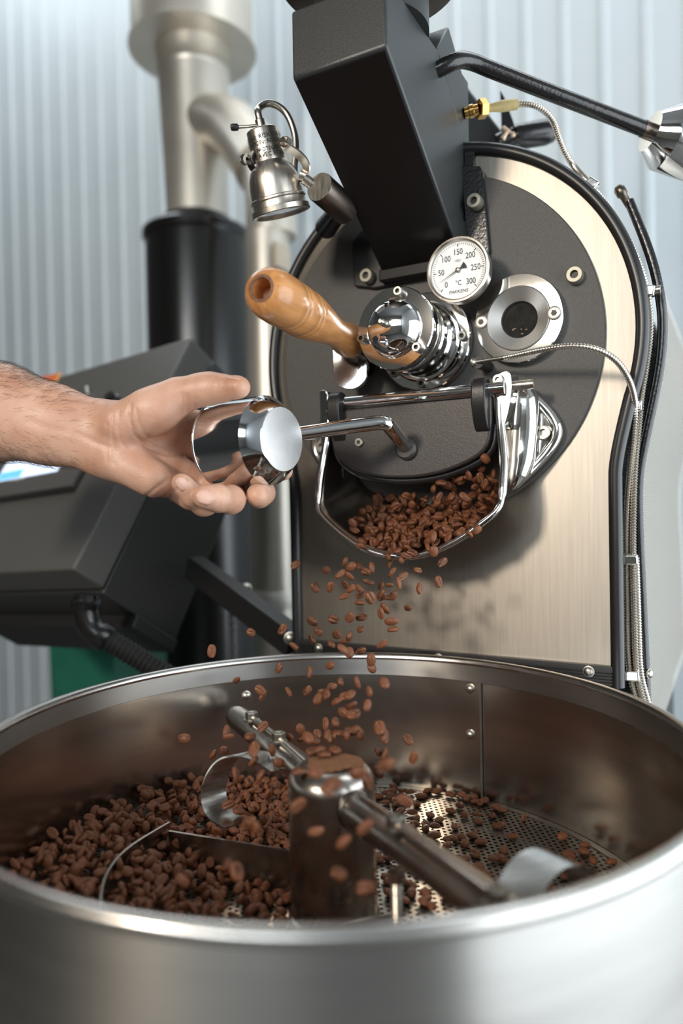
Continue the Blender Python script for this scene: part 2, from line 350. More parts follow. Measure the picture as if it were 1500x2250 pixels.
# ------------------------------------------------------------------ feed hopper
hop = thing('feed_hopper', 'angular black sheet metal feed hopper leaning out from the roaster face', 'hopper', (0, -.02, .083))
sec = [(-.006, .078), (-.020, .083), (-.181, .1945), (-.181, .249), (-.0735, .249), (-.006, .200)]
HW = .0425
part('chute_box', MB().prism([Vector((-HW, y, z)) for y, z in sec], (2*HW, 0, 0)), M_hopper, hop, bevel=.0022, sharp=40)
gate = [(-.074, .2495), (-.0425, .2866), (-.006, .262), (.012, .262), (.012, .10), (-.0060, .10), (-.0060, .200)]
part('gate_housing', MB().prism([Vector((-HW+.0003, y, z)) for y, z in gate], (2*HW-.0006, 0, 0)), M_hopper, hop, bevel=.0018)
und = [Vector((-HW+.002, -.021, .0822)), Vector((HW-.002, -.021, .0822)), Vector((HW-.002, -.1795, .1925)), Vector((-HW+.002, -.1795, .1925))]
part('underside_shade', MB().prism(und, (0, -.0006, -.0009)), mat('shade_black', (.006, .005, .005), .42, 0, spec=.25), hop, sharp=30)  # thin near-black sheet: the underside's shade put into the colour
part('neck', MB().lathe([(.049, 0), (.049, .045)], (0, -.118, .249), (0, 0, 1), 48), M_hopper, hop)
part('bean_bin', MB().lathe([(.049, .046), (.080, .052), (.084, .057), (.10, .11), (.15, .30), (.152, .33), (.148, .33), (.09, .09)], (0, -.118, .249), (0, 0, 1), 64, cap=False), M_bronze, hop)
part('outlet_flange', MB().prism([Vector((x, FY, z)) for x, z in ((-.078, .074), (-.054, .068), (.050, .072), (.060, .090), (.045, .118), (-.045, .150), (-.080, .120))], (0, -.006, 0)), M_blacksatin, hop, bevel=.0015)
part('outlet_lip', MB().box((.0, -.016, .0765), (.088, .012, .012)), mat('shade_black', (0, 0, 0)), hop, bevel=.0015)  # lip shares the near-black of the underside sheet
socket_bolt('bolt', at(812, 610, -.011), (0, -1, 0), .0073, .010, hop, M_boltold)
strap = part('strap', MB().prism([Vector((x, FY, z)) for x, z in ((.0405, .168), (.0440, .171), (.0600, .166), (.0625, .160), (.0675, .085), (.064, .072), (.050, .072), (.046, .10))], (0, -.007, 0)), M_blackgloss, hop, bevel=.001)
socket_bolt('bolt', at(1047, 448, -.012), (0, -1, 0), .0072, .010, hop, M_boltold)
part('top_bracket', MB().box((.0475, -.002, .176), (.011, .008, .022)), M_blackgloss, hop, bevel=.001)

# ------------------------------------------------------------------ hopper gate lever
lev = thing('gate_lever', 'black bent steel lever with a chrome knob on the hopper side', 'lever', (.0425, -.074, .235))
A0 = ax(962, 152, .0425); K0 = pd(1432, 290, .690); B0 = pd(1030, 138, .655); 
lp = smooth([A0+Vector((-.006, .0, -.001)), A0.lerp(pd(1000, 134, .645), .7), pd(1010, 130, .648), pd(1040, 136, .656), pd(1075, 152, .66), K0], 3)
part('rod', MB().tube(lp, .0072, 16), M_blackgloss, lev, sharp=60)
kd = (K0-pd(1075, 152, .66)).normalized()
def knob_profile(rf, rb, lc, lb): return [(rf*.97, 0), (rf, .0008), (rb*.99, lc), (rb, lc+.0012), (rb, lc+lb), (rb*.97, lc+lb+.002), (rf, lc+lb+lc*.8), (rf*.96, lc+lb+lc*.8+.001)]
part('knob', MB().lathe(knob_profile(.0185, .0300, .016, .058), K0-kd*.002, kd, 64), M_chrome, lev, sharp=25)
part('collar', MB().lathe([(.0078, -.010), (.0078, .0)], K0, kd, 20), M_bronze, lev)

# ------------------------------------------------------------------ spot lamp
LP_A, LP_B = pd(570, 262, .655), pd(619, 474, .676)
ldir = (LP_B-LP_A).normalized(); pxl = (LP_B-LP_A).length/217
lamp = thing('spot_lamp', 'small brushed nickel bell-shaped spot lamp beside the hopper', 'lamp', pd(755, 460, .66))
P_ = lambda pr: [(r*pxl, h*pxl) for r, h in pr]
part('lamp_shade', MB().lathe(P_([(34, 22), (37, 24), (38, 26), (39.5, 96), (41, 98), (43, 101), (52, 112), (59, 130), (62.5, 150), (64, 170), (64.5, 176), (67.5, 178), (68, 182), (65, 185), (66, 199), (66.5, 200), (71.5, 201), (72, 212), (70, 213.5), (66, 213), (60, 206)]), LP_A, ldir, 72, cap=False), M_nickel, lamp, sharp=30)
part('lamp_cap', MB().lathe(P_([(10.5, 0), (11.5, 2), (11.5, 22), (34, 22)]), LP_A, ldir, 40, cap=True), M_nickel, lamp, sharp=30)
part('lens', MB().lathe(P_([(62, 207), (30, 208.5), (1, 209)]), LP_A, ldir, 48), M_lamplens, lamp)
cpath = smooth([LP_A+ldir*.002, LP_A-ldir*.006, pd(566, 240, .66), pd(583, 226, .663), pd(607, 229, .665), pd(632, 250, .667), pd(648, 292, .668), pd(650, 330, .668), pd(645, 372, .668), pd(650, 395, .668)], 3)
Q = resample(cpath, .0005); part('cable', MB().tube(Q, [pxl*8.2*(1+.05*(i % 2)) for i in range(len(Q))], 10), M_nickel, lamp, sharp=60)
pin = part('switch_pin', MB().cyl(pd(566, 276, .655), pd(520, 279, .650), pxl*4, n=12), M_nickel, lamp)
part('pin_tip', MB().lathe(P_([(5, 0), (8, 3), (8, 15), (6.5, 18), (2, 19)]), pd(524, 279, .6505), pd(500, 280, .648)-pd(524, 279, .6505), 16), M_rubber, pin)
def knurl(c, d, r, h, parent, name='thumb_screw'):
    c = Vector(c); u, w, d = frame_of(d); n = 48; rows = []
    for rr, hh in ((r*.4, 0), (r, 0), (r, h*.7), (r*.8, h), (.0002, h)):
        rows.append([c+d*hh+(u*math.cos(2*math.pi*k/n)+w*math.sin(2*math.pi*k/n))*(rr*(1 if k % 2 else .9)) for k in range(n)])
    return part(name, MB().strip(rows, True), M_nickel, parent, sharp=25)
sr = pd(628, 311, .640)-pd(615, 313, .645)
knurl(pd(624, 313, .640), sr, pxl*12.5, pxl*16, lamp); knurl(pd(543, 350, .650), -sr, pxl*12.5, pxl*16, lamp)
yk = smooth([pd(614, 306, .637), pd(628, 322, .638), pd(652, 336, .645), pd(668, 352, .652), pd(676, 372, .656), pd(671, 392, .66)], 3); ydir = (CR*.55-Ff*.83).normalized()
def band(path, wdir, width, thick):
    rows = []; wdir = Vector(wdir).normalized(); m = len(path)
    for i in range(m):
        t = (path[min(i+1, m-1)]-path[max(i-1, 0)]).normalized(); nn = t.cross(wdir).normalized()
        rows.append([path[i]+wdir*(width/2)+nn*(thick/2), path[i]+wdir*(width/2)-nn*(thick/2), path[i]-wdir*(width/2)-nn*(thick/2), path[i]-wdir*(width/2)+nn*(thick/2)])
    b = MB().strip(rows, True); b.f += [(3, 2, 1, 0), tuple((m-1)*4+k for k in range(4))]; return b
part('yoke', band(yk, ydir, pxl*26, .0016), M_nickel, lamp, sharp=30)
yl = smooth([pd(552, 335, .652), pd(545, 352, .652), pd(552, 366, .652), pd(556, 372, .652)], 2); part('yoke_end', band(yl, ydir, pxl*20, .0014), M_bronze, lamp, sharp=30)
part('swivel', MB().cyl(pd(660, 384, .66), pd(676, 390, .66), pxl*15, n=20), M_nickel, lamp)
T0, T1 = pd(668, 392, .658), pd(712, 424, .662)
part('stem', MB().cyl(T0, T1, pxl*13.5, n=24), M_nickel, lamp)
C0, C1 = pd(702, 411, .652), pd(760, 462, .690)
cc = part('mount_tube', MB().lathe([(pxl*34, 0), (pxl*35, .001), (pxl*35, (C1-C0).length)], C0, C1-C0, 40), M_bronze, lamp)
part('tube_face', MB().lathe([(pxl*33.5, -.0002), (pxl*33.5, -.0008), (pxl*14, -.0008)], C0, C1-C0, 40), M_nickel, lamp)
part('mount_foot', MB().tube(smooth([pd(745, 458, .68), pd(718, 486, .70), pd(705, 500, .735)], 2), [pxl*15]*10, 12) if False else MB().cyl(pd(752, 452, .69), pd(716, 500, .745), pxl*22, pxl*30, 20), M_blackgloss, lamp)
# lettering round the lamp neck
lu, lw, _ = frame_of(ldir); face = (-ray(590, 330)).normalized(); face = (face-ldir*face.dot(ldir)).normalized(); side = face.cross(ldir).normalized()
if side.dot(CR) < 0: side = -side
tv = MB()
for body, size, h, off in (('CAUTION: RISK OF FIRE', 15, 44, -8), ('ATTENTION: RISQUE', 14, 57, -14), ('PROTEGEE', 12, 73, 4), ('LAMPE AVEC ECRAN', 14, 85, -4)):
    def place(x, y, h=h, off=off):
        a = (x/.001*.001+off*pxl)/(39.6*pxl); rr = 40.6*pxl
        return LP_A+ldir*((h*pxl)-y)+face*(math.cos(a)*rr)+side*(math.sin(a)*rr)
    vs_, fs_ = text_mesh(body, size*pxl, place); tv.add(vs_, fs_)
part('lettering', tv, M_ink, lamp, fix=False)

# ------------------------------------------------------------------ sampling trier: chrome boss in the middle of the face
boss = thing('trier_boss', 'polished chrome stepped boss with domed cap in the centre of the face', 'machine boss', (0, FY, .006))
BC = Vector((0, FY, .006))
part('base_flange', MB().lathe([(.0475, 0), (.0485, .001), (.0485, .008), (.0475, .0092), (.040, .0095), (.0385, .012), (.036, .0125)], BC, (0, -1, 0), 96), M_chrome, boss, sharp=25)
part('body', MB().lathe([(.036, .010), (.036, .026), (.0335, .0285), (.0330, .034), (.0350, .036), (.0355, .044), (.0340, .046)], BC, (0, -1, 0), 96), M_chrome, boss, sharp=25)
part('groove_ring', MB().lathe([(.0325, .045), (.0325, .053), (.0355, .0535), (.0365, .056), (.0365, .060), (.0355, .062)], BC, (0, -1, 0), 96), M_nickel, boss, sharp=25)
part('front_flange', MB().lathe([(.0355, .0615), (.0370, .0625), (.0378, .065), (.0378, .076), (.0370, .0775), (.0275, .0778), (.0255, .0770), (.025, .0778)], BC, (0, -1, 0), 96), M_chrome, boss, sharp=20)
dm = part('cap_dome', MB().lathe([(.0262, .0772)]+[(.0262*math.cos(t), .0772+.0185*math.sin(t)) for t in np.linspace(.05, 1.5, 22)], BC, (0, -1, 0), 96), M_chrome, boss, sharp=0)
part('grease_nipple', MB().lathe([(.0034, .094), (.0034, .099), (.0024, .1), (.0024, .102), (.0031, .1035), (.0029, .1065), (.0016, .108)], BC, (0, -1, 0), 20), M_bolt, dm, sharp=30)
for a in (78, 192, 318): socket_bolt('front_bolt', BC+Vector((.0318*math.cos(R(a)), -.0777, .0318*math.sin(R(a)))), (0, -1, 0), .0042, .0072, boss)
for a in (0, 130, 223, 268): socket_bolt('flange_bolt', BC+Vector((.0415*math.cos(R(a)), -.0093, .0415*math.sin(R(a)))), (0, -1, 0), .0047, .0055, boss)

# ------------------------------------------------------------------ trier with wooden handle
HE = pd(574, 634, .545); HB = at(772, 752, -.060)
hd = (HE-HB).normalized(); HL = (HE-HB).length
trier = thing('sampling_trier', 'turned wooden handle of the bean sampling scoop, with a hole in its end', 'handle', HB)
hp = [(.0155, .000), (.0165, .006), (.0160, .014), (.0135, .026), (.0128, .036), (.0138, .050), (.0165, .066), (.0188, .082)]
k = HL/.165
groove = []
for h0 in (.098, .104, .121, .127): groove += [(.0205, h0-.0006), (.0200, h0), (.0205, h0+.0006)]
hp2 = [(.0188, .082), (.0200, .092)]+groove+[(.0207, .138), (.0202, .150), (.0185, .158), (.0150, .1635), (.0108, .1655)]
part('wooden_grip', MB().lathe([(r, h*k) for r, h in hp2], HB, hd, 64, cap=False), M_wood, trier, sharp=50)
part('grip_neck', MB().lathe([(r, h*k) for r, h in hp], HB, hd, 64, cap=False), M_wood, trier, sharp=50)
part('end_ring', MB().lathe([(.0108, .1655*k), (.0085, .1657*k), (.0078, .1650*k)], HB, hd, 48, cap=False), M_woodend, trier, sharp=50)
part('end_hole', MB().lathe([(.0078, .1650*k), (.0074, .150*k), (.0005, .149*k)], HB, hd, 48, cap=False), M_wood, trier, sharp=50)
tc_ = at(768, 800, -.040)
part('ferrule', MB().lathe([(.0125, -.03), (.0125, .004)], HB, hd, 32), M_bronze, trier)
part('scoop_plate', MB().prism([tc_+Vector((x*.93, x*.36, z)) for x, z in [(.0175*math.cos(t), .0175*math.sin(t)-.008) for t in np.linspace(math.pi, 2*math.pi, 20)]+[(.0175, .022), (-.0175, .022)]], (0, .005, 0)), M_castchrome, trier, bevel=.001)
part('scoop_tube', MB().cyl(tc_+Vector((0, .003, .004)), tc_+Vector((0, .036, .004)), .013, n=28), M_bronze, trier)

# ------------------------------------------------------------------ dial thermometer
GC = Vector((.0488, -.046, .0598)); GR = .0288
gauge = thing('dial_thermometer', 'round steel dial thermometer reading near 20 degrees, beside the chrome boss', 'thermometer', (GC.x, FY, GC.z))
dirn = Vector((0, -1, 0))
part('stem', MB().cyl((GC.x, FY, GC.z), GC+Vector((0, .014, 0)), .006, n=20), M_bronze, gauge)
part('case', MB().lathe([(.010, -.015), (GR-.001, -.013), (GR, -.011), (GR, -.001), (GR+.0012, -.0005), (GR+.0014, .0022), (GR+.0008, .0034), (GR-.0008, .0036), (GR-.0022, .0024), (GR-.0024, 0)], GC, dirn, 96, cap=False), M_nickel, gauge, sharp=30)
dial = part('dial', MB().lathe([(GR-.0020, -.0006), (GR-.0021, 0), (.0003, 0)], GC, dirn, 96), M_white, gauge, sharp=30)
tk = MB(); rT = GR-.0042
for i in range(0, 61):
    a = R(225-270*i/60); L = .0030 if i % 10 == 0 else .0015; wd = .0007 if i % 10 == 0 else .0003
    cdir = Vector((math.cos(a), 0, math.sin(a))); sd = Vector((-math.sin(a), 0, math.cos(a)))
    if i % 10 == 0: tk.box(GC+cdir*(rT-L/2)+Vector((0, -.0002, 0)), (L, .0002, wd), cdir, (0, 1, 0), sd)
part('major_ticks', tk, M_ink, dial)
tk = MB()
for i in range(0, 61):
    if i % 10:
        a = R(225-270*i/60); cdir = Vector((math.cos(a), 0, math.sin(a))); sd = Vector((-math.sin(a), 0, math.cos(a)))
        tk.box(GC+cdir*(rT-.0003)+Vector((0, -.0002, 0)), (.0021, .0002, .00034), cdir, (0, 1, 0), sd)
part('minor_ticks', tk, M_inkgrey, dial)
tx = MB()
for i, s in enumerate(('0', '50', '100', '150', '200', '250', '300')):
    a = R(225-45*i); rr = .0168 if i in (0, 6) else .0166; off = GC+Vector((math.cos(a)*rr, -.0003, math.sin(a)*rr))
    vs_, fs_ = text_mesh(s, .0078, lambda x, y, off=off: off+Vector((x*.80, 0, y))); tx.add(vs_, fs_)
vs_, fs_ = text_mesh('\u00b0C', .0066, lambda x, y: GC+Vector((x*.85, -.0003, y-.0118))); tx.add(vs_, fs_)
vs_, fs_ = text_mesh('PAKKENS', .0042, lambda x, y: GC+Vector((x*1.05+y*.25, -.0003, y-.0195))); tx.add(vs_, fs_)
part('numerals', tx, M_ink, dial, fix=False)
lg = MB()
for dx in (-.0017, 0, .0017):                       # three small linked diamonds
    for k in range(4):
        a0_, a1_ = k*math.pi/2, (k+1)*math.pi/2; p0 = GC+Vector((dx+.0016*math.cos(a0_), -.0003, .0088+.0012*math.sin(a0_))); p1 = GC+Vector((dx+.0016*math.cos(a1_), -.0003, .0088+.0012*math.sin(a1_)))
        lg.tube([p0, p1], .00009, 4)
vs_, fs_ = text_mesh('TR 1234', .0016, lambda x, y: GC+Vector((x, -.0003, y+.0060))) if False else ([], [])
part('dial_emblem', lg, M_inkgrey, dial)
na = R(207); nd = Vector((math.cos(na), 0, math.sin(na))); ns = Vector((-math.sin(na), 0, math.cos(na))); NO = GC+Vector((0, -.0016, 0))
part('needle', MB().prism([NO+nd*.0205, NO+ns*.0005, NO-nd*.0035+ns*.0006, NO-nd*.0080+ns*.0032, NO-nd*.0085, NO-nd*.0080-ns*.0032, NO-nd*.0035-ns*.0006, NO-ns*.0005], (0, -.0003, 0)), M_ink, gauge)
part('needle_hub', MB().lathe([(.0022, -.0002), (.0022, .0022), (.0012, .0028)], GC, dirn, 24), M_nickel, gauge)

# ------------------------------------------------------------------ sight glass
SC = Vector((.0952, FY, .0155))
sg = thing('sight_glass', 'round chrome sight glass with a dark window, right of the dial thermometer', 'sight glass', SC)
part('flange', MB().lathe([(.0405, 0), (.0412, .0012), (.0412, .0105), (.0405, .0115), (.0300, .0117), (.0296, .0105)], SC, dirn, 96, cap=False), M_chrome, sg, sharp=22)
part('cone_ring', MB().lathe([(.0296, .0100), (.0292, .0125), (.0285, .0128), (.0172, .0065), (.0168, .001)], SC, dirn, 96, cap=False), mat('turned_ring', (.74, .71, .67), .38, 1), sg, sharp=22)
gl = part('glass', MB().lathe([(.0172, .0022), (.0005, .0022)], SC, dirn, 64, cap=False), mat('sight_pane', (.014, .013, .012), .55, 0, noise=.6, nscale=120, spec=.1), sg)
rr_ = random.Random(3)
for k in range(5):
    a = rr_.uniform(R(200), R(320)); q = rr_.uniform(.008, .0135); 
    part('chaff_fleck', MB().sphere(SC+Vector((q*math.cos(a), -.0026, q*math.sin(a))), .0008, 8, 6, (rr_.uniform(.8, 2.2), .4, rr_.uniform(.5, 1))), mat('chaff', (.30, .21, .14), .7), gl)
for (a, b) in ((1057, 708), (1217, 688)):
    c = at(a, b, FY-.0115); socket_bolt('screw', c, dirn, .0063, .0016, sg)

# ------------------------------------------------------------------ temperature probe and flexible conduits
prb = thing('temperature_probe', 'thin steel probe with flexible corrugated conduit looping under the sight glass', 'probe', at(1045, 797, FY))
c0 = at(1042, 797, -.028)
part('probe_boss', MB().cyl((c0.x+.006, FY, c0.z-.001), (c0.x+.004, -.030, c0.z-.0005), .0055, n=20), M_blacksatin, prb)
part('probe_tip', MB().sphere(c0, .0046, 20, 12, (1, .8, 1)), M_nickel, prb)
part('probe_rod', MB().tube([c0, at(1075, 791, -.036), at(1112, 785, -.043)], .0019, 10), M_nickel, prb)
Y2 = .014
p2 = [at(1108, 786, -.043), at(1140, 779, -.049), at(1180, 770, -.056), at(1220, 763, -.062), at(1260, 759, -.064), at(1300, 763, -.062), at(1335, 777, -.054), at(1362, 800, -.042), at(1383, 835, -.026), at(1393, 870, -.010), at(1396, 900, .002), at(1391, 960, .008), at(1382, 1040, .010), at(1375, 1130, .011), at(1375, 1230, .012), at(1376, 1350, .012), at(1379, 1470, .012), at(1395, 1530, .012), at(1405, 1560, .012)]
part('conduit', corrugated(p2, .0025), M_nickel, prb, sharp=60)
fit = thing('hopper_conduit', 'corrugated steel conduit from a brass fitting on the hopper down the right edge', 'conduit', ax(1026, 248, .0425))
F0 = ax(1020, 249, .0425); F1 = pd(1050, 240, .705); F2 = pd(1068, 238, .707); F3 = pd(1135, 229, .712)
part('brass_nipple', MB().tube([F0, F0.lerp(F1, .3), F0.lerp(F1, .35), F0.lerp(F1, .65), F0.lerp(F1, .7), F1], [.0052, .0052, .0062, .0062, .0050, .0050], 16), M_brass, fit, sharp=40)
part('brass_nut', MB().lathe([(.0085, 0), (.0092, .001), (.0092, .0075), (.0085, .0085)], F1, F2-F1, 6), M_brass, fit, sharp=20)
part('yellow_sleeve', MB().tube([F2, F2.lerp(F3, .25), F2.lerp(F3, .5), F3], [.0032, .0042, .0054, .0050], 16), M_yellow, fit, sharp=60)
p1 = [pd(1130, 229, .712), pd(1150, 228, .713), pd(1175, 231, .713), pd(1200, 246, .712), pd(1218, 272, .710), pd(1228, 305, .706), pd(1243, 340, .702), pd(1264, 372, .699), at(1292, 402, .004), at(1325, 440, .010), at(1370, 508, Y2), at(1400, 570, Y2), at(1420, 628, Y2), at(1429, 690, Y2), at(1427, 750, Y2), at(1417, 820, Y2), at(1408, 870, .013), at(1404, 920, .012), at(1396, 1000, .012), at(1392, 1060, .012), at(1390, 1140, .012), at(1390, 1230, .012), at(1393, 1350, .012), at(1396, 1470, .012), at(1410, 1530, .012), at(1420, 1560, .012)]
part('conduit', corrugated(p1, .0028), M_nickel, fit, sharp=60)
p3 = [at(1398, 1225, .022), at(1401, 1300, .024), at(1404, 1400, .024), at(1407, 1480, .024), at(1425, 1545, .024)]
part('short_conduit', corrugated(p3, .0022), M_nickel, fit, sharp=60)
for (a, b, Y, wd, tilt) in ((1390, 891, .004, .016, -.1), (1381, 1229, .008, .0155, 0), (1385, 1484, .008, .0155, .05), (1300, 406, .004, .011, -.75), (1424, 640, .011, .011, -.15)):
    c = at(a, b, Y); t = tilt; ex_ = Vector((math.cos(t), 0, math.sin(t))); ez_ = Vector((-math.sin(t), 0, math.cos(t)))
    part('pipe_clip', MB().box(c, (wd, .009, .0095), ex_, (0, 1, 0), ez_), M_castchrome, fit, bevel=.0015)
cb = at(1437, 638, .014); part('clip_bolt', MB().cyl(cb, cb+Vector((.005, 0, 0)), .004, n=16), M_bolt, fit)
# ------------------------------------------------------------------ damper behind the hopper
dmp = thing('air_damper', 'black air damper handle with pale wing nut behind the hopper', 'damper', pd(1120, 330, .86))
part('housing', MB().prism([pd(985, 205, .87), pd(1024, 182, .87), pd(1036, 200, .87), pd(1132, 322, .87), pd(1135, 350, .87), pd(985, 360, .87)], Ff*.12), M_hopper, dmp, bevel=.004)
fl_ = [pd(1099, 198, .85), pd(1108, 214, .85), pd(1128, 268, .85), pd(1143, 330, .85), pd(1146, 350, .85), pd(1106, 345, .85), pd(1102, 268, .85)]
part('flag_plate', MB().prism(fl_, Ff*.003), M_blackgloss, dmp, bevel=.0004)
h0, h1 = pd(1128, 303, .848), pd(1212, 288, .85); hdv = h1-h0
part('handle', MB().lathe([(.013, 0), (.0140, .004), (.0145, hdv.length*.8), (.0125, hdv.length), (.008, hdv.length+.005), (.001, hdv.length+.007)], h0, hdv, 24), M_blackgloss, dmp)
part('handle_boss', MB().cyl(pd(1095, 322, .85), pd(1132, 305, .846), .014, n=20), M_blackgloss, dmp)
w = part('wing_nut', MB().tube([pd(1104, 281, .838), pd(1116, 291, .836), pd(1132, 299, .838)], .0030, 10).tube([pd(1114, 289, .836), pd(1103, 307, .836)], .0030, 10).sphere(pd(1126, 298, .836), .0042, 12, 8), M_wing, dmp)

# ------------------------------------------------------------------ discharge chute
chute = thing('discharge_chute', 'polished cast metal bean chute below the chrome boss, open at its lip', 'chute', (0, FY, -.16))
fr = [(.086, -.050, -.046), (.087, -.052, -.066), (.088, -.054, -.085), (.091, -.058, -.106), (.0935, -.063, -.126), (.0928, -.069, -.151), (.0915, -.0715, -.158), (.0850, -.074, -.1665), (.052, -.079, -.190), (.022, -.081, -.2015), (0, -.081, -.203)]
bk = [(.088, FY, -.046), (.088, FY, -.064), (.088, FY, -.082), (.088, FY, -.098), (.087, FY, -.112), (.082, FY, -.126), (.076, FY, -.134), (.067, FY, -.142), (.040, FY, -.152), (.015, FY, -.157), (0, FY, -.158)]
def mirror(h): return [Vector((-x, y, z)) for x, y, z in h]+[Vector(q) for q in h[::-1]][1:]
FRc, BKc = smooth(mirror(fr), 2), smooth(mirror(bk), 2)
rows = []
for t in np.linspace(0, 1, 9):
    bul = .012*math.sin(math.pi*t)
    rows.append([a.lerp(b, t)+Vector((0, 0, -bul*.5 if abs(a.x) < .07 else 0)) for a, b in zip(BKc, FRc)])
part('spout', MB().strip(rows), mat('spout_metal', (.50, .43, .36), .22, 1, noise=.25, nscale=40), chute, sharp=60, solid=.0045)
part('lip_bead', MB().tube(FRc, [.0042 if v.z > -.15 else .0030 for v in FRc], 12), M_castchrome, chute, sharp=60)
for s in (1, -1):
    V3 = lambda x, y, z: Vector((s*x, y, z))
    ol_ = smooth([V3(.094, FY, -.047), V3(.106, FY, -.052), V3(.122, FY, -.070), V3(.133, FY, -.088), V3(.131, FY, -.099), V3(.116, FY, -.116), V3(.094, FY, -.137), V3(.086, FY, -.128), V3(.086, FY, -.060)], 2, True)
    ear = part('ear', MB().prism(ol_, (0, -.007, 0)), M_castchrome, chute, bevel=.002, sharp=35)
    rim_ = smooth([V3(.100, -.020, -.052), V3(.112, -.014, -.062), V3(.124, -.012, -.076), V3(.1305, -.012, -.091), V3(.122, -.012, -.107), V3(.106, -.016, -.124), V3(.092, -.024, -.137)], 3)
    part('ear_rim', MB().tube(rim_, .0052, 12), M_castchrome, ear, sharp=60)
    rbp = smooth([V3(.1000, -.026, -.048), V3(.1020, -.021, -.060), V3(.1010, -.019, -.090), V3(.0975, -.021, -.118), V3(.0925, -.026, -.136), V3(.0890, -.028, -.143)], 2)
    part('ear_rib', MB().tube(rbp, [float(np.interp(v.z, [-.143, -.139, -.130, -.115, -.075, -.060, -.050, -.048], [.002, .006, .0105, .0135, .0140, .0125, .008, .005])) for v in rbp], 18), M_castchrome, ear, sharp=60)
    sc_ = V3(.117, -.0115, -.0915); part('bolt', MB().lathe([(.0066, 0), (.0066, .0065), (.006, .0075), (.0032, .0075), (.003, .004)], sc_, dirn, 24), M_bolt, ear, sharp=30)
    lug = part('hinge_lug', MB().prism(smooth([V3(.0865, -.055, -.046), V3(.0875, -.0555, -.039), V3(.0965, -.055, -.038), V3(.0985, -.052, -.044), V3(.0975, -.053, -.064), V3(.0930, -.056, -.085), V3(.0880, -.057, -.092)], 2, True), (0, .028, 0)), M_castchrome, chute, bevel=.0015, sharp=35)
    if s > 0: part('hinge_pin', MB().lathe([(.0045, 0), (.0045, .018), (.004, .021), (.0015, .022)], V3(.094, -.040, -.050), (s, 0, 0), 20), M_nickel, lug)
    if s > 0: part('lug_bolt', MB().lathe([(.0048, 0), (.0048, .005), (.0044, .006), (.0024, .006), (.0022, .0035)], V3(.0885, -.0555, -.0465), dirn, 20), M_bolt, lug, sharp=30)

# ------------------------------------------------------------------ chute door with lever
door = thing('chute_door', 'dark grey cast flap of the bean chute hanging from a steel rod', 'door flap', (0, -.058, -.054))
dp = [(-.080, -.060), (-.0835, -.082), (-.079, -.107), (-.056, -.1225), (-.022, -.1300), (.020, -.1295), (.054, -.1205), (.0785, -.1070), (.0815, -.082), (.081, -.058)]
dpl = [Vector((x, -.0585, z)) for x, z in dp]
dsm = [dpl[0]]+smooth(dpl[1:-1], 2)+[dpl[-1]]
part('flap', MB().prism(dsm, (0, .012, 0)), M_door, door, bevel=.0025, sharp=40)
part('flap_seal', MB().tube([v*1+Vector((v.x*.012, .012, -.0022)) for v in dsm[1:-1]], .0045, 10), M_rubber, door, sharp=60)
part('hinge_rod', MB().cyl((-.070, -.060, -.054), (.0945, -.060, -.054), .0056, n=24), M_chrome, door)
for x0 in (-.0725, .0735):
    kp = smooth([Vector((x0-.0065, -.0715, -.072)), Vector((x0-.0065, -.0725, -.050)), Vector((x0-.0065, -.064, -.0425)), Vector((x0-.0065, -.052, -.046)), Vector((x0-.0065, -.050, -.090)), Vector((x0-.0065, -.062, -.092))], 2, True)
    part('hinge_knuckle', MB().prism(kp, (.013, 0, 0)), M_blacksatin, door, bevel=.0015)
socket_bolt('screw', at(790, 972, -.0585), dirn, .0042, .003, door)
KF = at(620, 965, -.190); ka = Vector((.993, -.10, .01)).normalized()
RB = Vector((0, -.104, -.0815)); RE = KF-ka*.034+Vector((.0, .018, .004))
lv = thing('chute_lever', 'bent chrome lever of the chute flap with a large polished knob in the hand', 'lever', (0, -.058, -.102))
part('pivot_boss', MB().lathe([(.0105, 0), (.0105, .004), (.0085, .006)], (0, -.0585, -.1025), dirn, 28), M_door, lv)
part('rod', MB().tube(smooth([Vector((.0, -.058, -.1025)), Vector((0, -.097, -.085)), Vector((-.0005, -.1035, -.0818)), Vector((-.008, -.107, -.0815)), RE], 2), .0066, 18), M_chrome, lv, sharp=60)
KR = .0372
part('knob', MB().lathe([(.0262, 0), (.0272, -.0006), (.0365, -.0128), (KR, -.0142), (KR, -.0660), (.0365, -.0675), (.030, -.070), (.0005, -.0702)], KF, ka, 96), mat('knob_chrome', (.80, .82, .84), .085, 1), lv, sharp=22)
part('knob_glint_ring', MB().lathe([(KR+.0002+.0006*math.cos(t), -.0655+.0010*math.sin(t)) for t in np.linspace(0, 2*math.pi, 13)], KF, ka, 96, cap=False), M_castchrome, lv, sharp=60)  # bead added to draw a bright highlight along the knob's left edge
part('knob_face', MB().lathe([(.0262, .0001), (.0262, .0004), (.0004, .0004)], KF, ka, 96), mat('turned_face', (.86, .86, .86), .26, 1, noise=.04, nscale=90), lv, sharp=22)

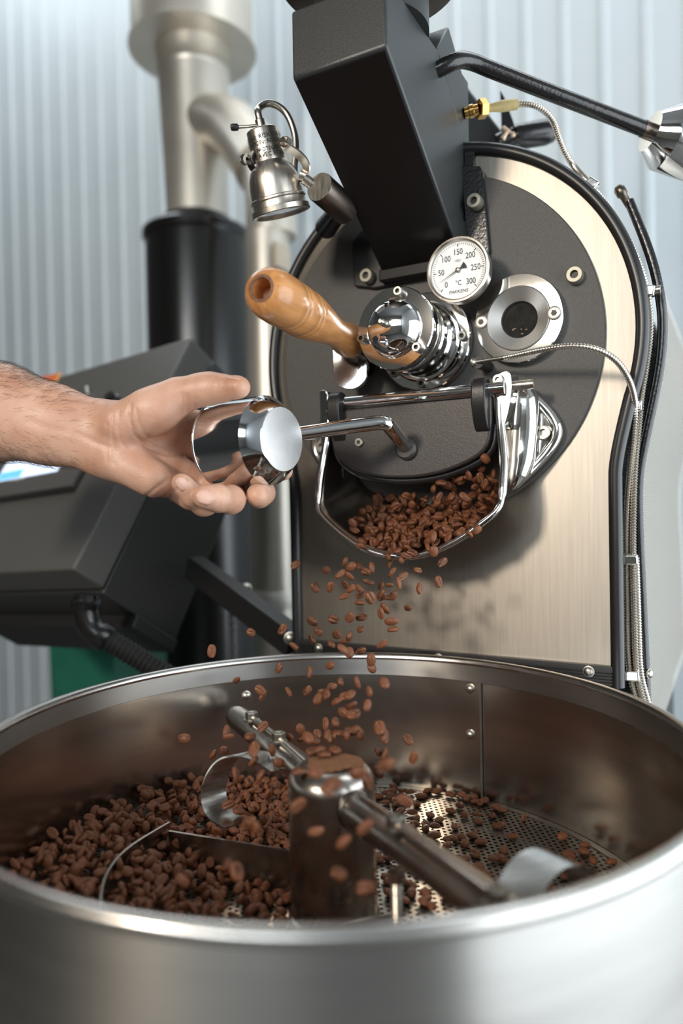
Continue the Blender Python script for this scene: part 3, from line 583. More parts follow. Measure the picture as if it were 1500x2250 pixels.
# ================================================================== COOLING TRAY
TC = Vector((.0262, -.2584, 0)); TR = .2384; RZ = -.3078; TF = -.437
tray = thing('cooling_tray', 'large round brushed steel cooling tray catching the roasted beans', 'cooling tray', (TC.x, TC.y, FZ))
N = 180
part('outer_wall', MB().lathe([(TR, RZ), (TR, -.60), (TR-.03, -.63)], TC, (0, 0, 1), N, cap=False), M_tray, tray, sharp=40)
part('inner_wall', MB().lathe([(TR-.0025, RZ), (TR-.0025, TF-.004)], TC, (0, 0, 1), N, cap=False), M_trayin, tray, sharp=40)
part('rim', MB().lathe([(TR-.0028+.0042*math.cos(t)+.0012, RZ+.0042*math.sin(t)) for t in np.linspace(-math.pi, math.pi, 17)], TC, (0, 0, 1), N, cap=False), M_steel, tray, sharp=60)
part('lip_band', MB().lathe([(TR-.0028, RZ+.001), (TR-.0052, RZ-.002), (TR-.0052, RZ-.0172), (TR-.0028, RZ-.0182)], TC, (0, 0, 1), N, cap=False), M_tray, tray, sharp=25)
part('perforated_floor', perforated(lambda u, v: Vector((TC.x+u, TC.y+v, TF)), -TR, TR, -TR, TR, .0056, .0016, lambda u, v: .026**2 < u*u+v*v < (TR-.004)**2), M_trayfloor, tray, sharp=0, fix=False)
part('floor_edge', MB().lathe([(TR-.003, TF+.0004), (TR-.010, TF+.0008), (TR-.010, TF-.001)], TC, (0, 0, 1), N, cap=False), M_trayfloor, tray)
part('under_pan', MB().lathe([(TR-.004, TF-.03), (.002, TF-.06)], TC, (0, 0, 1), 96, cap=False), M_black, tray)
def on_wall(a, z, r=TR-.0026): return Vector((TC.x+r*math.cos(a), TC.y+r*math.sin(a), z))
sa = math.atan2(-.0221-TC.y, .0572-TC.x)
part('wall_seam', MB().strip([[on_wall(sa-.004, z, TR-.0036), on_wall(sa-.0035, z, TR-.0050), on_wall(sa+.004, z, TR-.0050), on_wall(sa+.0045, z, TR-.0028)] for z in (RZ-.012, TF+.001)]), M_tray, tray, sharp=20)
for (x, y, z) in ((-.1577, -.1067, -.341), (.0458, -.0208, -.3326), (.045, -.0208, -.3767)):
    a = math.atan2(y-TC.y, x-TC.x); dome_bolt('rivet', on_wall(a, z), Vector((-math.cos(a), -math.sin(a), 0)), .0038, tray, M_nickel)
part('tray_pedestal', MB().lathe([(.10, 0), (.10, .47)], (TC.x, TC.y, FZ), (0, 0, 1), 48), M_black, tray)

# ------------------------------------------------------------------ stirrer
st = thing('tray_stirrer', 'steel stirrer with domed hub, two arms and curved paddles inside the cooling tray', 'stirrer', (TC.x, TC.y, TF))
HC = Vector((TC.x, TC.y, TF)); HR = .0298
hubm = mat('hub_steel', (.42, .38, .34), .27, 1, noise=.18, nscale=30, rvar=.06)
part('hub', MB().lathe([(.0315, 0), (.0315, .004), (HR, .006), (HR, .0925)]+[(HR-.014+.014*math.cos(t), .0925+.014*math.sin(t)) for t in np.linspace(.1, math.pi/2, 10)]+[(.0005, .1070)], HC, (0, 0, 1), 72), hubm, st, sharp=40)
# coffee dust on top of the hub: irregular thin patch
dust = [(0, 0)]; rd = random.Random(5); pts_ = [(.0190*(1+.10*math.sin(3*t)+.05*rd.uniform(-1, 1)), t) for t in np.linspace(0, 2*math.pi, 60, endpoint=False)]
dv = [HC+Vector((.0006, .002, .1077))]+[HC+Vector((.0006+q*math.cos(t), .002+q*math.sin(t), .1073-max(0, q-.0158)**2*38)) for q, t in pts_]
part('coffee_dust', MB().add(dv, [(0, i+1, (i+1) % 60+1) for i in range(60)]), mat('coffee_dust', (.20, .085, .035), .9, 0, noise=.3, nscale=500, bump=.6, bscale=900), st, sharp=0)
AZ = -.352
fe, ne = az(516, 1572, AZ), az(1098, 2005, AZ); ctr = Vector((TC.x, TC.y, AZ))
adf = (fe-ctr); adn = (ne-ctr); adf.z = adn.z = 0
for dvec, L in ((adf.normalized(), adf.length), (adn.normalized(), .186)):
    s0 = ctr+dvec*.024
    arm = part('arm', MB().lathe([(.0112, 0), (.0108, L-.034), (.0098, L-.026), (.006, L-.0225), (.001, L-.022)], s0, dvec, 36), hubm, st, sharp=50)
    part('arm_collar', MB().lathe([(.0122, .0), (.0126, .001), (.0126, .003), (.0115, .004)], ctr+dvec*(HR-.0015), dvec, 32), M_bronze, arm)
def nut(c, r, parent, ball=True):
    c = Vector(c)
    o = part('nut', MB().lathe([(r, 0), (r, r*1.0), (r*.9, r*1.15), (r*.55, r*1.15), (r*.5, r*.9)], c, (0, 0, 1), 6), M_bolt, parent, sharp=25)
    part('washer', MB().lathe([(r*1.25, -.0012), (r*1.25, 0)], c, (0, 0, 1), 24), M_bolt, o)
    return o
nuts = [az(553, 1580, AZ+.012), az(612, 1626, AZ+.012), az(869, 1816, AZ+.012), az(1093, 1980, AZ+.012)]
for c in nuts: nut(c, .0056, st)
nd_ = adn.normalized(); fd_ = adf.normalized()
part('tie_rod', MB().tube([nuts[2]+Vector((0, 0, .001)), nuts[3]+Vector((0, 0, .001))], .0032, 12), hubm, st, sharp=60)
part('tie_rod', MB().tube([nuts[0]+Vector((0, 0, .001)), nuts[1]+Vector((0, 0, .001)), nuts[1].lerp(ctr, .6)+Vector((0, 0, .004))], .0028, 12), M_nickel, st, sharp=60)
# threaded hanger below the near arm and its blade
hg = Vector((nuts[2].x, nuts[2].y, 0)); hx, hy = hg.x, hg.y
part('hanger', MB().lathe([(.0048, 0), (.0048, .006), (.0034, .0065)]+[(.0030+.0005*(i % 2), .007+.0009*i) for i in range(30)]+[(.0030, .036), (.0030, .060)], (hx, hy, AZ-.014), (0, 0, -1), 16), M_nickel, st, sharp=20)
def blade(path, h, z0, name='paddle', thick=.0016, m=None, lean=Vector((0, 0, 1))):
    rows = []; n = len(path)
    for i in range(n):
        t = (path[min(i+1, n-1)]-path[max(i-1, 0)]); t.z = 0; t.normalize(); q = Vector((-t.y, t.x, 0))*(thick/2); b0 = Vector((path[i].x, path[i].y, z0)); b1 = b0+lean*h
        rows.append([b0+q, b0-q, b1-q, b1+q])
    b = MB().strip(rows, True); b.f += [(3, 2, 1, 0), tuple((n-1)*4+k for k in range(4))]
    return part(name, b, m or hubm, st, sharp=30)
zt = -.412
bp = smooth([az(860, 2008, zt), az(800, 2018, zt), az(745, 2030, zt), az(718, 2040, zt), az(708, 2065, zt), az(712, 2090, zt)], 2)
blade(bp, .022, zt-.022)
zt2 = -.402
blade(smooth([az(371, 1825, zt2), az(450, 1838, zt2), az(540, 1852, zt2), az(640, 1869, zt2)], 2), .033, zt2-.033, 'scraper_plate')
blade(smooth([az(372, 1806, zt2), az(330, 1830, zt2), az(275, 1865, zt2), az(240, 1905, zt2), az(224, 1945, zt2), az(220, 1985, zt2), az(226, 2020, zt2)], 3), .033, zt2-.033, 'curved_paddle')
# curled steel paddles: upright loops of wide band
def loop_band(name, pts, wdir, width):
    return part(name, band(smooth(pts, 3), wdir, width, .0014), M_steel, st, sharp=30)
lb = Vector((-.876, -.482, 0)); 
loop_band('curled_paddle', [pd(622, 1690, .565), pd(590, 1668, .570), pd(545, 1654, .575), pd(505, 1660, .580), pd(475, 1700, .582), pd(466, 1750, .580), pd(480, 1790, .572), pd(520, 1812, .560)], (CR*.80+Ff*.60).normalized(), .022)
loop_band('curled_paddle', [pd(1110, 2040, .385), pd(1130, 1975, .392), pd(1160, 1915, .400), pd(1205, 1880, .410), pd(1262, 1893, .420), pd(1290, 1940, .425), pd(1296, 2000, .422)], (CR*.72+Ff*-.1+CU*-.28).normalized(), .024)
part('hanger', MB().cyl(ctr+fd_*.040+Vector((0, 0, -.008)), Vector((*(ctr+fd_*.040).xy, TF+.006)), .0055, n=16), hubm, st)

# ================================================================== CONTROL CABINET
XB = -.42
B = ax(160, 1250, XB); T = ax(420, 740, XB)
e2 = (T-B).normalized(); e1 = Vector((-.99, .145, 0)); e1 = (e1-e2*e1.dot(e2)).normalized(); e3 = e1.cross(e2)
if e3.y < 0: e3 = -e3
H = (T-B).length
def topx(s):
    q = T+e1*s-CP; return 750+FPX*q.dot(CR)/q.dot(Ff)
CWID = min(np.arange(.1, .9, .002), key=lambda s: abs(topx(s)-75))
def botx(s):
    q = B+e3*s-CP; return 750+FPX*q.dot(CR)/q.dot(Ff)
CDEP = min(np.arange(.05, .6, .002), key=lambda s: abs(botx(s)-388))
def cabp(u, v, w): return B+e1*u+e2*v+e3*w             # u to the left, v up the slope, w into the cabinet
cab = thing('control_cabinet', 'dark grey sloping control cabinet with a touch screen, left of the roaster', 'control cabinet', B+e1*(CWID/2)+e3*(CDEP/2))
def cbox(u0, u1, v0, v1, w0, w1): return MB().box(cabp((u0+u1)/2, (v0+v1)/2, (w0+w1)/2), (abs(u1-u0), abs(v1-v0), abs(w1-w0)), e1, e2, e3)
part('door', cbox(0, CWID, 0, H, 0, .050), M_cab, cab, bevel=.003)
part('body', cbox(.002, CWID-.002, -.004, H+.004, .0525, CDEP), M_cabdark, cab, bevel=.002)
part('hinge_gap', cbox(.006, CWID-.006, .006, H-.006, .048, .054), M_black, cab)
part('bottom_flange', cbox(-.004, CWID-.03, -.022, -.004, .11, CDEP), M_black, cab, bevel=.002)
def on_panel(px_, py_, off=0.):                          # where the line of sight through a pixel meets the sloping panel
    d = ray(px_, py_); t = (B-CP).dot(e3)/d.dot(e3); return CP+d*t-e3*off
def uv(px_, py_): q = on_panel(px_, py_)-B; return q.dot(e1), q.dot(e2)
u_r, v_b = uv(163, 1073); u_l = u_r+.205; v_t = v_b+.145
hm = part('touch_screen_frame', cbox(u_r, u_l, v_b, v_t, -.007, 0), M_hmi, cab, bevel=.001)
part('frame_gasket', cbox(u_r-.007, u_l+.007, v_b-.007, v_t+.007, -.002, .0), M_black, cab)
su, sv = uv(134, 1042)
part('screen', cbox(su, su+.155, sv, sv+.095, -.0078, -.0069), M_screen, hm)
part('screen_button', cbox(su+.092, su+.152, sv+.001, sv+.016, -.0082, -.0077), M_screenblue, hm)
lu_, lv_ = uv(48, 1058)
vs_, fs_ = text_mesh('Panasonic', .010, lambda x, y: cabp(lu_-x, lv_+y, -.0073)); part('maker_lettering', MB().add(vs_, fs_), M_white, hm, fix=False)
a1, a2, a3, a4 = on_panel(92, 829, .0006), on_panel(137, 819, .0006), on_panel(124, 845, .0006), on_panel(84, 852, .0006)
part('warning_sticker', MB().prism([a1, a2, a3, a4], -e3*.0004), M_orange, cab)
b1, b2 = on_panel(132, 820.5, .0012), on_panel(119.5, 845, .0012); part('sticker_edge', MB().prism([a2-e3*.0006, b1, b2, a3-e3*.0006], -e3*.0004), M_stickyel, cab)
part('toggle', MB().cyl(on_panel(194, 866, .001), on_panel(201, 858, .010), .0022, n=12), M_white, cab)
part('selector_switch', MB().lathe([(.011, 0), (.011, .004), (.008, .006), (.008, .014)], on_panel(252, 882), -e3, 24), M_rubber, cab)
# cable gland, elbow and ribbed conduit under the cabinet
g0 = pd(190, 1305, .86); g1 = pd(187, 1345, .86); g2 = pd(198, 1378, .86); g3 = pd(225, 1398, .86)
cnd = thing('cabinet_conduit', 'black ribbed cable conduit with elbow under the control cabinet', 'conduit', g1)
part('elbow', MB().tube(smooth([g0, g1, g2, g3], 3), .0145, 18), M_blackgloss, cnd, sharp=60)
part('gland', MB().lathe([(.017, 0), (.017, .010), (.0155, .012)], pd(189, 1316, .86), g1-g0, 8), M_blackgloss, cnd)
part('elbow_collar', MB().lathe([(.0165, 0), (.0165, .012), (.015, .014)], g3-(g3-g2).normalized()*.006, g3-g2, 20), M_blackgloss, cnd)
part('ribbed_hose', corrugated([g3, pd(262, 1420, .86), pd(310, 1450, .86), pd(380, 1492, .86), pd(450, 1540, .86)], .0125, .006, .10, 16), M_black, cnd, sharp=50)
# bar that carries the cabinet
s0, s1 = pd(425, 1245, 1.00), at(648, 1412, .030)
bar = thing('support_bar', 'flat black support bar running from the control cabinet to the roaster', 'bar', s1)
sd = (s1-s0).normalized(); su_ = (Vector((0, 0, 1))-sd*sd.z).normalized()
part('bar', MB().box((s0+s1)/2, ((s1-s0).length, .024, .032), sd, sd.cross(su_), su_), M_blacksatin, bar, bevel=.002)
dome_bolt('bolt', pd(540, 1294, .945), CU*.6-Ff*.8, .0065, bar); dome_bolt('bolt', pd(638, 1402, .825), -Ff, .006, bar)
tr_ = part('threaded_rod', MB().lathe([(.005*(1+.1*(i % 2)), i*.004) for i in range(60)], Vector((*pd(508, 1345, 1.15).xy, -.52)), (0, 0, 1), 12), M_steel); tag(tr_, 'thin threaded steel rod standing behind the support bar', 'rod')

# ================================================================== EXHAUST
SX, SY = -.915, .750
stk = thing('exhaust_cyclone', 'black cylindrical chaff cyclone standing behind the control cabinet', 'cyclone', (SX, SY, FZ))
part('drum', MB().lathe([(.128, 0), (.128, 1.60), (.131, 1.605), (.134, 1.61), (.134, 1.625), (.128, 1.632), (.08, 1.636)], (SX, SY, FZ), (0, 0, 1), 72), M_blackgloss, stk, sharp=30)
part('top_collar', MB().lathe([(.092, 0), (.090, .022), (.078, .030)], (SX, SY, .535), (0, 0, 1), 60), M_black, stk)
pipe = thing('exhaust_stack', 'tall tapered steel exhaust stack with a wide flange above the black cyclone', 'exhaust pipe', (SX, SY, .555))
part('stack_pipe', MB().lathe([(.074, 0), (.079, .15), (.088, .36), (.0885, .362), (.0905, .366), (.0905, .372), (.088, .376), (.090, .40), (.0925, .43)], (SX, SY, .555), (0, 0, 1), 72, cap=False), M_stack, pipe, sharp=50)
part('flange_plate', MB().lathe([(.090, .978), (.1574, .978), (.1574, .984), (.15, .99)], (SX, SY, 0), (0, 0, 1), 72, cap=False), M_stack, pipe, sharp=30)
part('upper_duct', MB().lathe([(.150, .985), (.150, 2.37)], (SX, SY, 0), (0, 0, 1), 72, cap=False), M_stack, pipe, sharp=30)
br = thing('branch_duct', 'pale steel duct branching from the stack and running down beside the roaster', 'duct', pd(597, 1450, 1.5))
q0 = Vector((SX, SY, .80)); 
part('branch', MB().tube(smooth([q0, pd(500, 268, 1.74), pd(545, 318, 1.66), pd(580, 372, 1.58)], 2), .064, 40), M_stack, br, sharp=60)
part('elbow', MB().tube(smooth([pd(560, 340, 1.62), pd(588, 385, 1.56), pd(596, 460, 1.50), pd(596, 520, 1.50)], 3), .052, 40), M_stack, br, sharp=60)
vt, vb = pd(596, 500, 1.50), pd(596, 1000, 1.50); px0, py0 = vb.x, vb.y
part('down_pipe', MB().cyl((px0, py0, -.95), (px0, py0, .40), .0445, n=48), M_stack, br)
part('joint_collar', MB().lathe([(.0460, 0), (.0475, .004), (.0475, .030), (.0460, .034)], (px0, py0, az(596, 1340, -.36).z if False else -.365), (0, 0, 1), 48), mat('stained_collar', (.75, .72, .66), .5, .5, noise=.2, nscale=30), br)
part('strap', MB().box((px0+.048, py0-.02, -.02+.36), (.012, .05, .05)), mat('tape_tan', (.5, .42, .33), .7), br, bevel=.003)

gb = thing('green_crate', 'dark green plastic crate on the floor under the control cabinet', 'crate', (*pd(250, 1450, 1.50).xy, FZ))
gc = Vector((*pd(240, 1450, 1.50).xy, 0)); zt_ = pd(160, 1368, 1.50).z
part('crate_body', MB().strip([[gc+Vector((sx*k_, sy*k_, z)) for sx, sy in ((-.09, -.075), (.09, -.075), (.09, .075), (-.09, .075))] for k_, z in ((.9, FZ), (1, zt_-.04), (1.06, zt_-.035), (1.06, zt_), (.98, zt_), (.88, FZ+.02))], True), M_green, gb, bevel=.004)
part('crate_floor', MB().box(gc+Vector((0, 0, FZ+.012)), (.155, .13, .01)), M_green, gb)
# ================================================================== ARM AND HAND (one continuous surface)
def build_arm():
    def P(x, y, D): return np.array([(x-750)/FPX*D, -(y-1125)/FPX*D, D])      # right, up, forward from the eye
    def r_(px_, D): return px_*D/FPX
    lo = np.array([*(P(-420, 1180, .64)[:1]), P(0, 1160, .65)[1], .530]); hi = np.array([P(680, 0, .63)[0], P(0, 770, .65)[1], .712])
    st_ = .00125
    n = np.ceil((hi-lo)/st_).astype(int)
    gx = (lo[0]+st_*np.arange(n[0])).astype(np.float32)[:, None, None]; gy = (lo[1]+st_*np.arange(n[1])).astype(np.float32)[None, :, None]; gz = (lo[2]+st_*np.arange(n[2])).astype(np.float32)[None, None, :]
    def cone(a, b, ra, rb, kz=1.):
        """distance to a tapered capsule; kz > 1 flattens it along the depth"""
        a = np.asarray(a, np.float32); b = np.asarray(b, np.float32); ab = (b-a)*np.array([1, 1, kz], np.float32); L2 = float(ab@ab)+1e-12
        m = ra+rb+.03
        dx, dy, dz = gx-a[0], gy-a[1], (gz-a[2])*kz
        t = np.clip((dx*ab[0]+dy*ab[1]+dz*ab[2])/L2, 0, 1)
        return np.sqrt((dx-t*ab[0])**2+(dy-t*ab[1])**2+(dz-t*ab[2])**2)-(ra+(rb-ra)*t)
    def smin(a, b, k):
        h = np.clip(.5+.5*(b-a)/k, 0, 1); return b+(a-b)*h-k*h*(1-h)
    # forearm and wrist
    d = cone(P(-420, 850, .640), P(0, 906, .628), r_(118, .64), r_(100, .628), 1.15)
    d = smin(d, cone(P(0, 906, .628), P(110, 932, .626), r_(100, .628), r_(84, .626), 1.25), .012)
    d = smin(d, cone(P(110, 932, .626), P(225, 962, .624), r_(84, .626), r_(77, .624), 1.45), .012)
    # palm
    for (mx, my, md, mr) in ((358, 915, .640, 33), (368, 962, .645, 35), (362, 1012, .641, 36), (346, 1050, .632, 34)):
        d = smin(d, cone(P(238, 962+(my-970)*.32, .626), P(mx, my, md), r_(62, .626), r_(mr, md), 1.3), .010)
    d = smin(d, cone(P(270, 932, .610), P(345, 900, .602), r_(52, .61), r_(42, .602)), .012)           # thenar
    d = smin(d, cone(P(262, 1012, .616), P(335, 1052, .614), r_(44, .616), r_(42, .614)), .012)        # hypothenar
    d = smin(d, cone(P(345, 905, .606), P(372, 930, .636), r_(32, .606), r_(30, .636)), .012)          # web of the thumb
    body = d; res = body
    def chain(J, k=.004):
        c = None
        for (a, b) in zip(J, J[1:]):
            q = cone(P(*a[:3]), P(*b[:3]), r_(a[3], a[2]), r_(b[3], b[2])); c = q if c is None else smin(c, q, k)
        return c
    thumb = chain([(330, 902, .604, 44), (392, 871, .606, 39), (438, 857, .603, 33.5), (464, 853.5, .600, 33), (490, 853, .594, 27.5), (521, 851, .587, 22.5), (528, 851, .585, 20)], .006)
    index = chain([(358, 915, .640, 31), (460, 935, .670, 28), (565, 962, .662, 26), (612, 1005, .645, 24), (622, 1035, .625, 21)])
    middle = chain([(368, 962, .645, 32), (470, 1000, .674, 28), (556, 1050, .660, 27), (577, 1083, .628, 26), (569, 1089, .602, 26), (567, 1090, .594, 25)])
    ring = chain([(362, 1012, .641, 32), (452, 1066, .655, 29), (512, 1090, .628, 29), (507, 1098, .588, 30.5), (478, 1095, .570, 29.5), (452, 1092, .563, 25), (446, 1091, .562, 22)])
    pinky = chain([(346, 1050, .632, 32), (418, 1092, .632, 27), (452, 1106, .606, 26), (446, 1107, .584, 26), (422, 1088, .573, 25), (402, 1066, .568, 21.5), (397, 1060, .567, 19)])
    for f, k in ((thumb, .012), (index, .006), (middle, .006), (ring, .006), (pinky, .006)): res = np.minimum(res, smin(body, f, k))
    # skin folds: shallow grooves along lines of the palm, wrist and joints
    def groove(res, pts, depth, wid, dmax=.645):
        pl = [P(x, y, .585)/.585 for x, y in pts]
        u = gx/gz; v = gy/gz; best = None
        for a, b in zip(pl, pl[1:]):
            ab = b[:2]-a[:2]; L2 = float(ab@ab); t = np.clip(((u-a[0])*ab[0]+(v-a[1])*ab[1])/L2, 0, 1); q = (u-a[0]-t*ab[0])**2+(v-a[1]-t*ab[1])**2
            best = q if best is None else np.minimum(best, q)
        return res+np.where(gz < dmax, depth*np.exp(-best/(wid/.585)**2), 0).astype(np.float32)
    sub = lambda *a: a
    for pts, dep, wid in (([(288, 890), (285, 920), (296, 955), (325, 985), (365, 1000), (405, 1003)], .0011, .0013),
                          ([(262, 905), (258, 935), (264, 965), (278, 990)], .0006, .0012), ([(248, 915), (246, 950), (252, 985), (250, 1020)], .0007, .0014), ([(236, 930), (233, 970), (236, 1015)], .0005, .0012),
                          ([(300, 900), (303, 925), (318, 955), (345, 975)], .0006, .0011), ([(395, 912), (402, 888), (398, 866)], .0006, .0011), ([(410, 905), (413, 884), (409, 868)], .0006, .0011), ([(425, 893), (426, 876)], .0005, .0010),
                          ([(312, 1098), (345, 1070), (372, 1052)], .0007, .0014), ([(360, 1108), (378, 1080), (400, 1070)], .0007, .0013),
                          ([(470, 826), (478, 842), (476, 858)], .0004, .0010), ([(484, 1068), (487, 1092), (480, 1118)], .0004, .0011), ([(496, 1068), (500, 1092), (495, 1118)], .0003, .0011),
                          ([(170, 952), (215, 974), (245, 985)], .0006, .0022), ([(60, 925), (140, 948)], .0005, .003)):
        res = groove(res, pts, dep*1.6, wid)
    # naive surface nets
    S = res < 0
    nx, ny, nz = [k-1 for k in res.shape]
    cnt = np.zeros((nx, ny, nz), np.int8)
    for a in (0, 1):
        for b in (0, 1):
            for c in (0, 1): cnt += S[a:a+nx, b:b+ny, c:c+nz]
    act = (cnt > 0) & (cnt < 8); idx = -np.ones(act.shape, np.int64); ii = np.argwhere(act); idx[act] = np.arange(len(ii))
    acc = np.zeros((len(ii), 3)); num = np.zeros(len(ii))
    cor = [(a, b, c) for a in (0, 1) for b in (0, 1) for c in (0, 1)]
    for p in cor:
        for ax_ in range(3):
            if p[ax_]: continue
            q = list(p); q[ax_] = 1
            va = res[ii[:, 0]+p[0], ii[:, 1]+p[1], ii[:, 2]+p[2]]; vb_ = res[ii[:, 0]+q[0], ii[:, 1]+q[1], ii[:, 2]+q[2]]
            m = (va < 0) != (vb_ < 0); t = np.where(m, va/(va-vb_+1e-20), 0)
            pos = np.tile(np.array(p, float), (len(ii), 1)); pos[:, ax_] += t
            acc[m] += pos[m]; num[m] += 1
    V = lo+st_*(ii+acc/num[:, None]); F = []
    for ax_ in range(3):
        o1, o2 = [(1, 2), (2, 0), (0, 1)][ax_]
        sl0 = [slice(1, -1)]*3; sl0[ax_] = slice(0, -1); sl1 = [slice(1, -1)]*3; sl1[ax_] = slice(1, None)
        A, Bq = S[tuple(sl0)], S[tuple(sl1)]; e = np.argwhere(A != Bq); inn = A[A != Bq]
        base = e.copy()
        for k_ in range(3):
            if k_ != ax_: base[:, k_] += 1
        def cell(d1, d2):
            c = base.copy(); c[:, o1] -= d1; c[:, o2] -= d2; return idx[c[:, 0], c[:, 1], c[:, 2]]
        q = np.stack([cell(1, 1), cell(0, 1), cell(0, 0), cell(1, 0)], 1); q[~inn] = q[~inn][:, ::-1]; F.append(q)
    F = np.concatenate(F); F = F[(F >= 0).all(1)]
    # relax a little
    for _ in range(2):
        s = np.zeros_like(V); c = np.zeros(len(V))
        for k_ in range(4):
            np.add.at(s, F[:, k_], V[F[:, (k_+1) % 4]]); np.add.at(c, F[:, k_], 1); np.add.at(s, F[:, (k_+1) % 4], V[F[:, k_]]); np.add.at(c, F[:, (k_+1) % 4], 1)
        V = V*.5+.5*s/np.maximum(c, 1)[:, None]
    Rm = np.array([CR, CU, Ff]); Wv = np.array(CP)+V@Rm
    return V, Wv, F
Vc, Vw, Fq = build_arm()
person = thing('person', 'bare forearm and hand of a person reaching in from the left, gripping the chrome knob', 'person', tuple(pd(-380, 880, .62)))
me = bpy.data.meshes.new('arm_and_hand'); off_ = np.array(person.location); me.from_pydata((Vw-off_).tolist(), [], Fq.tolist())
bm = bmesh.new(); bm.from_mesh(me); bmesh.ops.recalc_face_normals(bm, faces=bm.faces); bm.to_mesh(me); bm.free(); finish(me, 0); me.materials.append(M_skin)
arm_o = bpy.data.objects.new('arm_and_hand', me); COL.objects.link(arm_o); arm_o.parent = person
# nails
def nail(c, along, normal, L, wd):
    along = Vector(along).normalized(); normal = Vector(normal); normal = (normal-along*normal.dot(along)).normalized(); side_ = along.cross(normal); rows = []
    for i in range(9):
        t = -1+2*i/8; sx = math.sqrt(max(0, 1-abs(t)**3.2))*.98+.02; rows.append([Vector(c)+along*(t*L)+side_*(s*wd*sx)+normal*(.0009*(1-s*s*1.5)-.0006*t*t) for s in np.linspace(-1, 1, 9)])
    return part('fingernail', MB().strip(rows), M_nail, person, sharp=0, solid=.0005)
def surf_pt(x, y, near=True):                            # the skin point nearest the eye along a line of sight
    d = np.array([(x-750)/FPX, -(y-1125)/FPX]); uvq = Vc[:, :2]/Vc[:, 2:3]; k_ = np.argsort(((uvq-d)**2).sum(1))[:60]; j = k_[np.argmin(Vc[k_, 2])]; return Vector(Vw[j]), j
pn, _ = surf_pt(454, 1091); nail(pn-Ff*.0002, pd(440, 1088, .562)-pd(462, 1094, .566), -Ff+CU*.15-CR*.05, .0072, .0056)
pn, _ = surf_pt(404, 1066); nail(pn-Ff*.0001, pd(392, 1053, .567)-pd(408, 1072, .571), -Ff+CU*.15+CR*.30, .0062, .0046)
tn = Vector(CP)+ray(518, 831)*.585; nail(tn, pd(540, 833, .583)-pd(500, 829, .591), CU-Ff*.15, .0085, .0062)
# hair on the forearm
hb = MB(); cand = np.where((Vc[:, 0]/Vc[:, 2]*FPX+750 < 205))[0]; uvx = Vc[:, 0]/Vc[:, 2]*FPX+750; uvy = 1125-Vc[:, 1]/Vc[:, 2]*FPX
nrm = np.zeros((len(Vw), 3)); me.update()
for v in me.vertices: nrm[v.index] = v.normal
hr = random.Random(11); tot = 0; tries = 0
while tot < 1100 and tries < 20000:
    tries += 1; j = cand[hr.randrange(len(cand))]; x, y = uvx[j], uvy[j]
    if x < -40 or (nrm[j]@np.array(Ff)) > .45: continue
    mid = 912+.27*x; e = abs(y-mid)/(98-.1*x); pr = (.04+.96*min(1, e**1.8))*(1 if x < 90 else max(.15, 1-(x-90)/110.))
    if hr.random() > pr: continue
    n0 = Vector(nrm[j]); p0 = Vector(Vw[j]); L = hr.uniform(.005, .011)
    tdir = (CR*hr.uniform(.15, .9)+CU*hr.uniform(-.9, .35)*(1 if y > mid else -.2)-n0*0); tdir = (tdir-n0*tdir.dot(n0)).normalized()
    bend = CU*hr.uniform(-.6, .3); pts_ = [p0-n0*.0002, p0+n0*L*.18+tdir*L*.35, p0+n0*L*.24+tdir*L*.72+bend*L*.10, p0+n0*L*.20+tdir*L*1.05+bend*L*.28]
    hb.tube(pts_, [.00008, .00007, .00005, .00002], 3, cap=False); tot += 1
ho = part('arm_hair', hb, M_hair, person, sharp=0, fix=False); ho['kind'] = 'stuff'

# ================================================================== COFFEE BEANS
def bean_verts(la, nr, angs):
    """one roasted bean: long axis x, flat creased side towards -z"""
    a, b, c = .0053, .0039, .0029; V = []; F = []; n = len(angs); ts = np.linspace(0, math.pi, nr+2)[1:-1]
    for t in ts:
        for w_ in angs:
            y = math.cos(w_)*b*math.sin(t)**.85; z = math.sin(w_)*c*math.sin(t)**.85
            if z < 0:
                z *= .62; q = math.cos(w_)
                z += .0016*math.sin(t)*math.exp(-(q/.13)**2)
            y += .0004*math.sin(2*t)
            V.append((a*math.cos(t), y, z))
    for i in range(len(ts)-1):
        for k in range(n): k2 = (k+1) % n; F.append((i*n+k, i*n+k2, (i+1)*n+k2, (i+1)*n+k))
    V += [(a, 0, -.0003), (-a, 0, -.0003)]; t0 = len(V)-2
    for k in range(n): F.append((t0, (k+1) % n, k)); F.append((t0+1, (len(ts)-1)*n+k, (len(ts)-1)*n+(k+1) % n))
    return V, F
def bean_mesh(name, nr, angs):
    V, F = bean_verts(0, nr, angs); me = bpy.data.meshes.new(name); me.from_pydata(V, [], F)
    bm = bmesh.new(); bm.from_mesh(me); bmesh.ops.recalc_face_normals(bm, faces=bm.faces); bm.to_mesh(me); bm.free(); finish(me, 0); me.materials.append(M_bean); me.materials.append(M_crease)
    for p_ in me.polygons:
        c_ = p_.center
        if abs(c_.y) < .00045 and c_.z < .0004 and abs(c_.x) < .0046: p_.material_index = 1
    return me
ANG = [R(x) for x in (-90, -83, -75, -62, -40, -15, 10, 40, 65, 90, 115, 140, 170, 195, 220, 242, 255, 263)]
bean_me = bean_mesh('coffee_bean', 8, ANG)
LOWV, LOWF = bean_verts(0, 4, [R(x) for x in (-90, -70, -30, 20, 65, 115, 160, 210, 250)])
br_ = random.Random(21); nb = [0]
def rand_quat(r): 
    q = Quaternion((r.gauss(0, 1), r.gauss(0, 1), r.gauss(0, 1), r.gauss(0, 1))); q.normalize(); return q
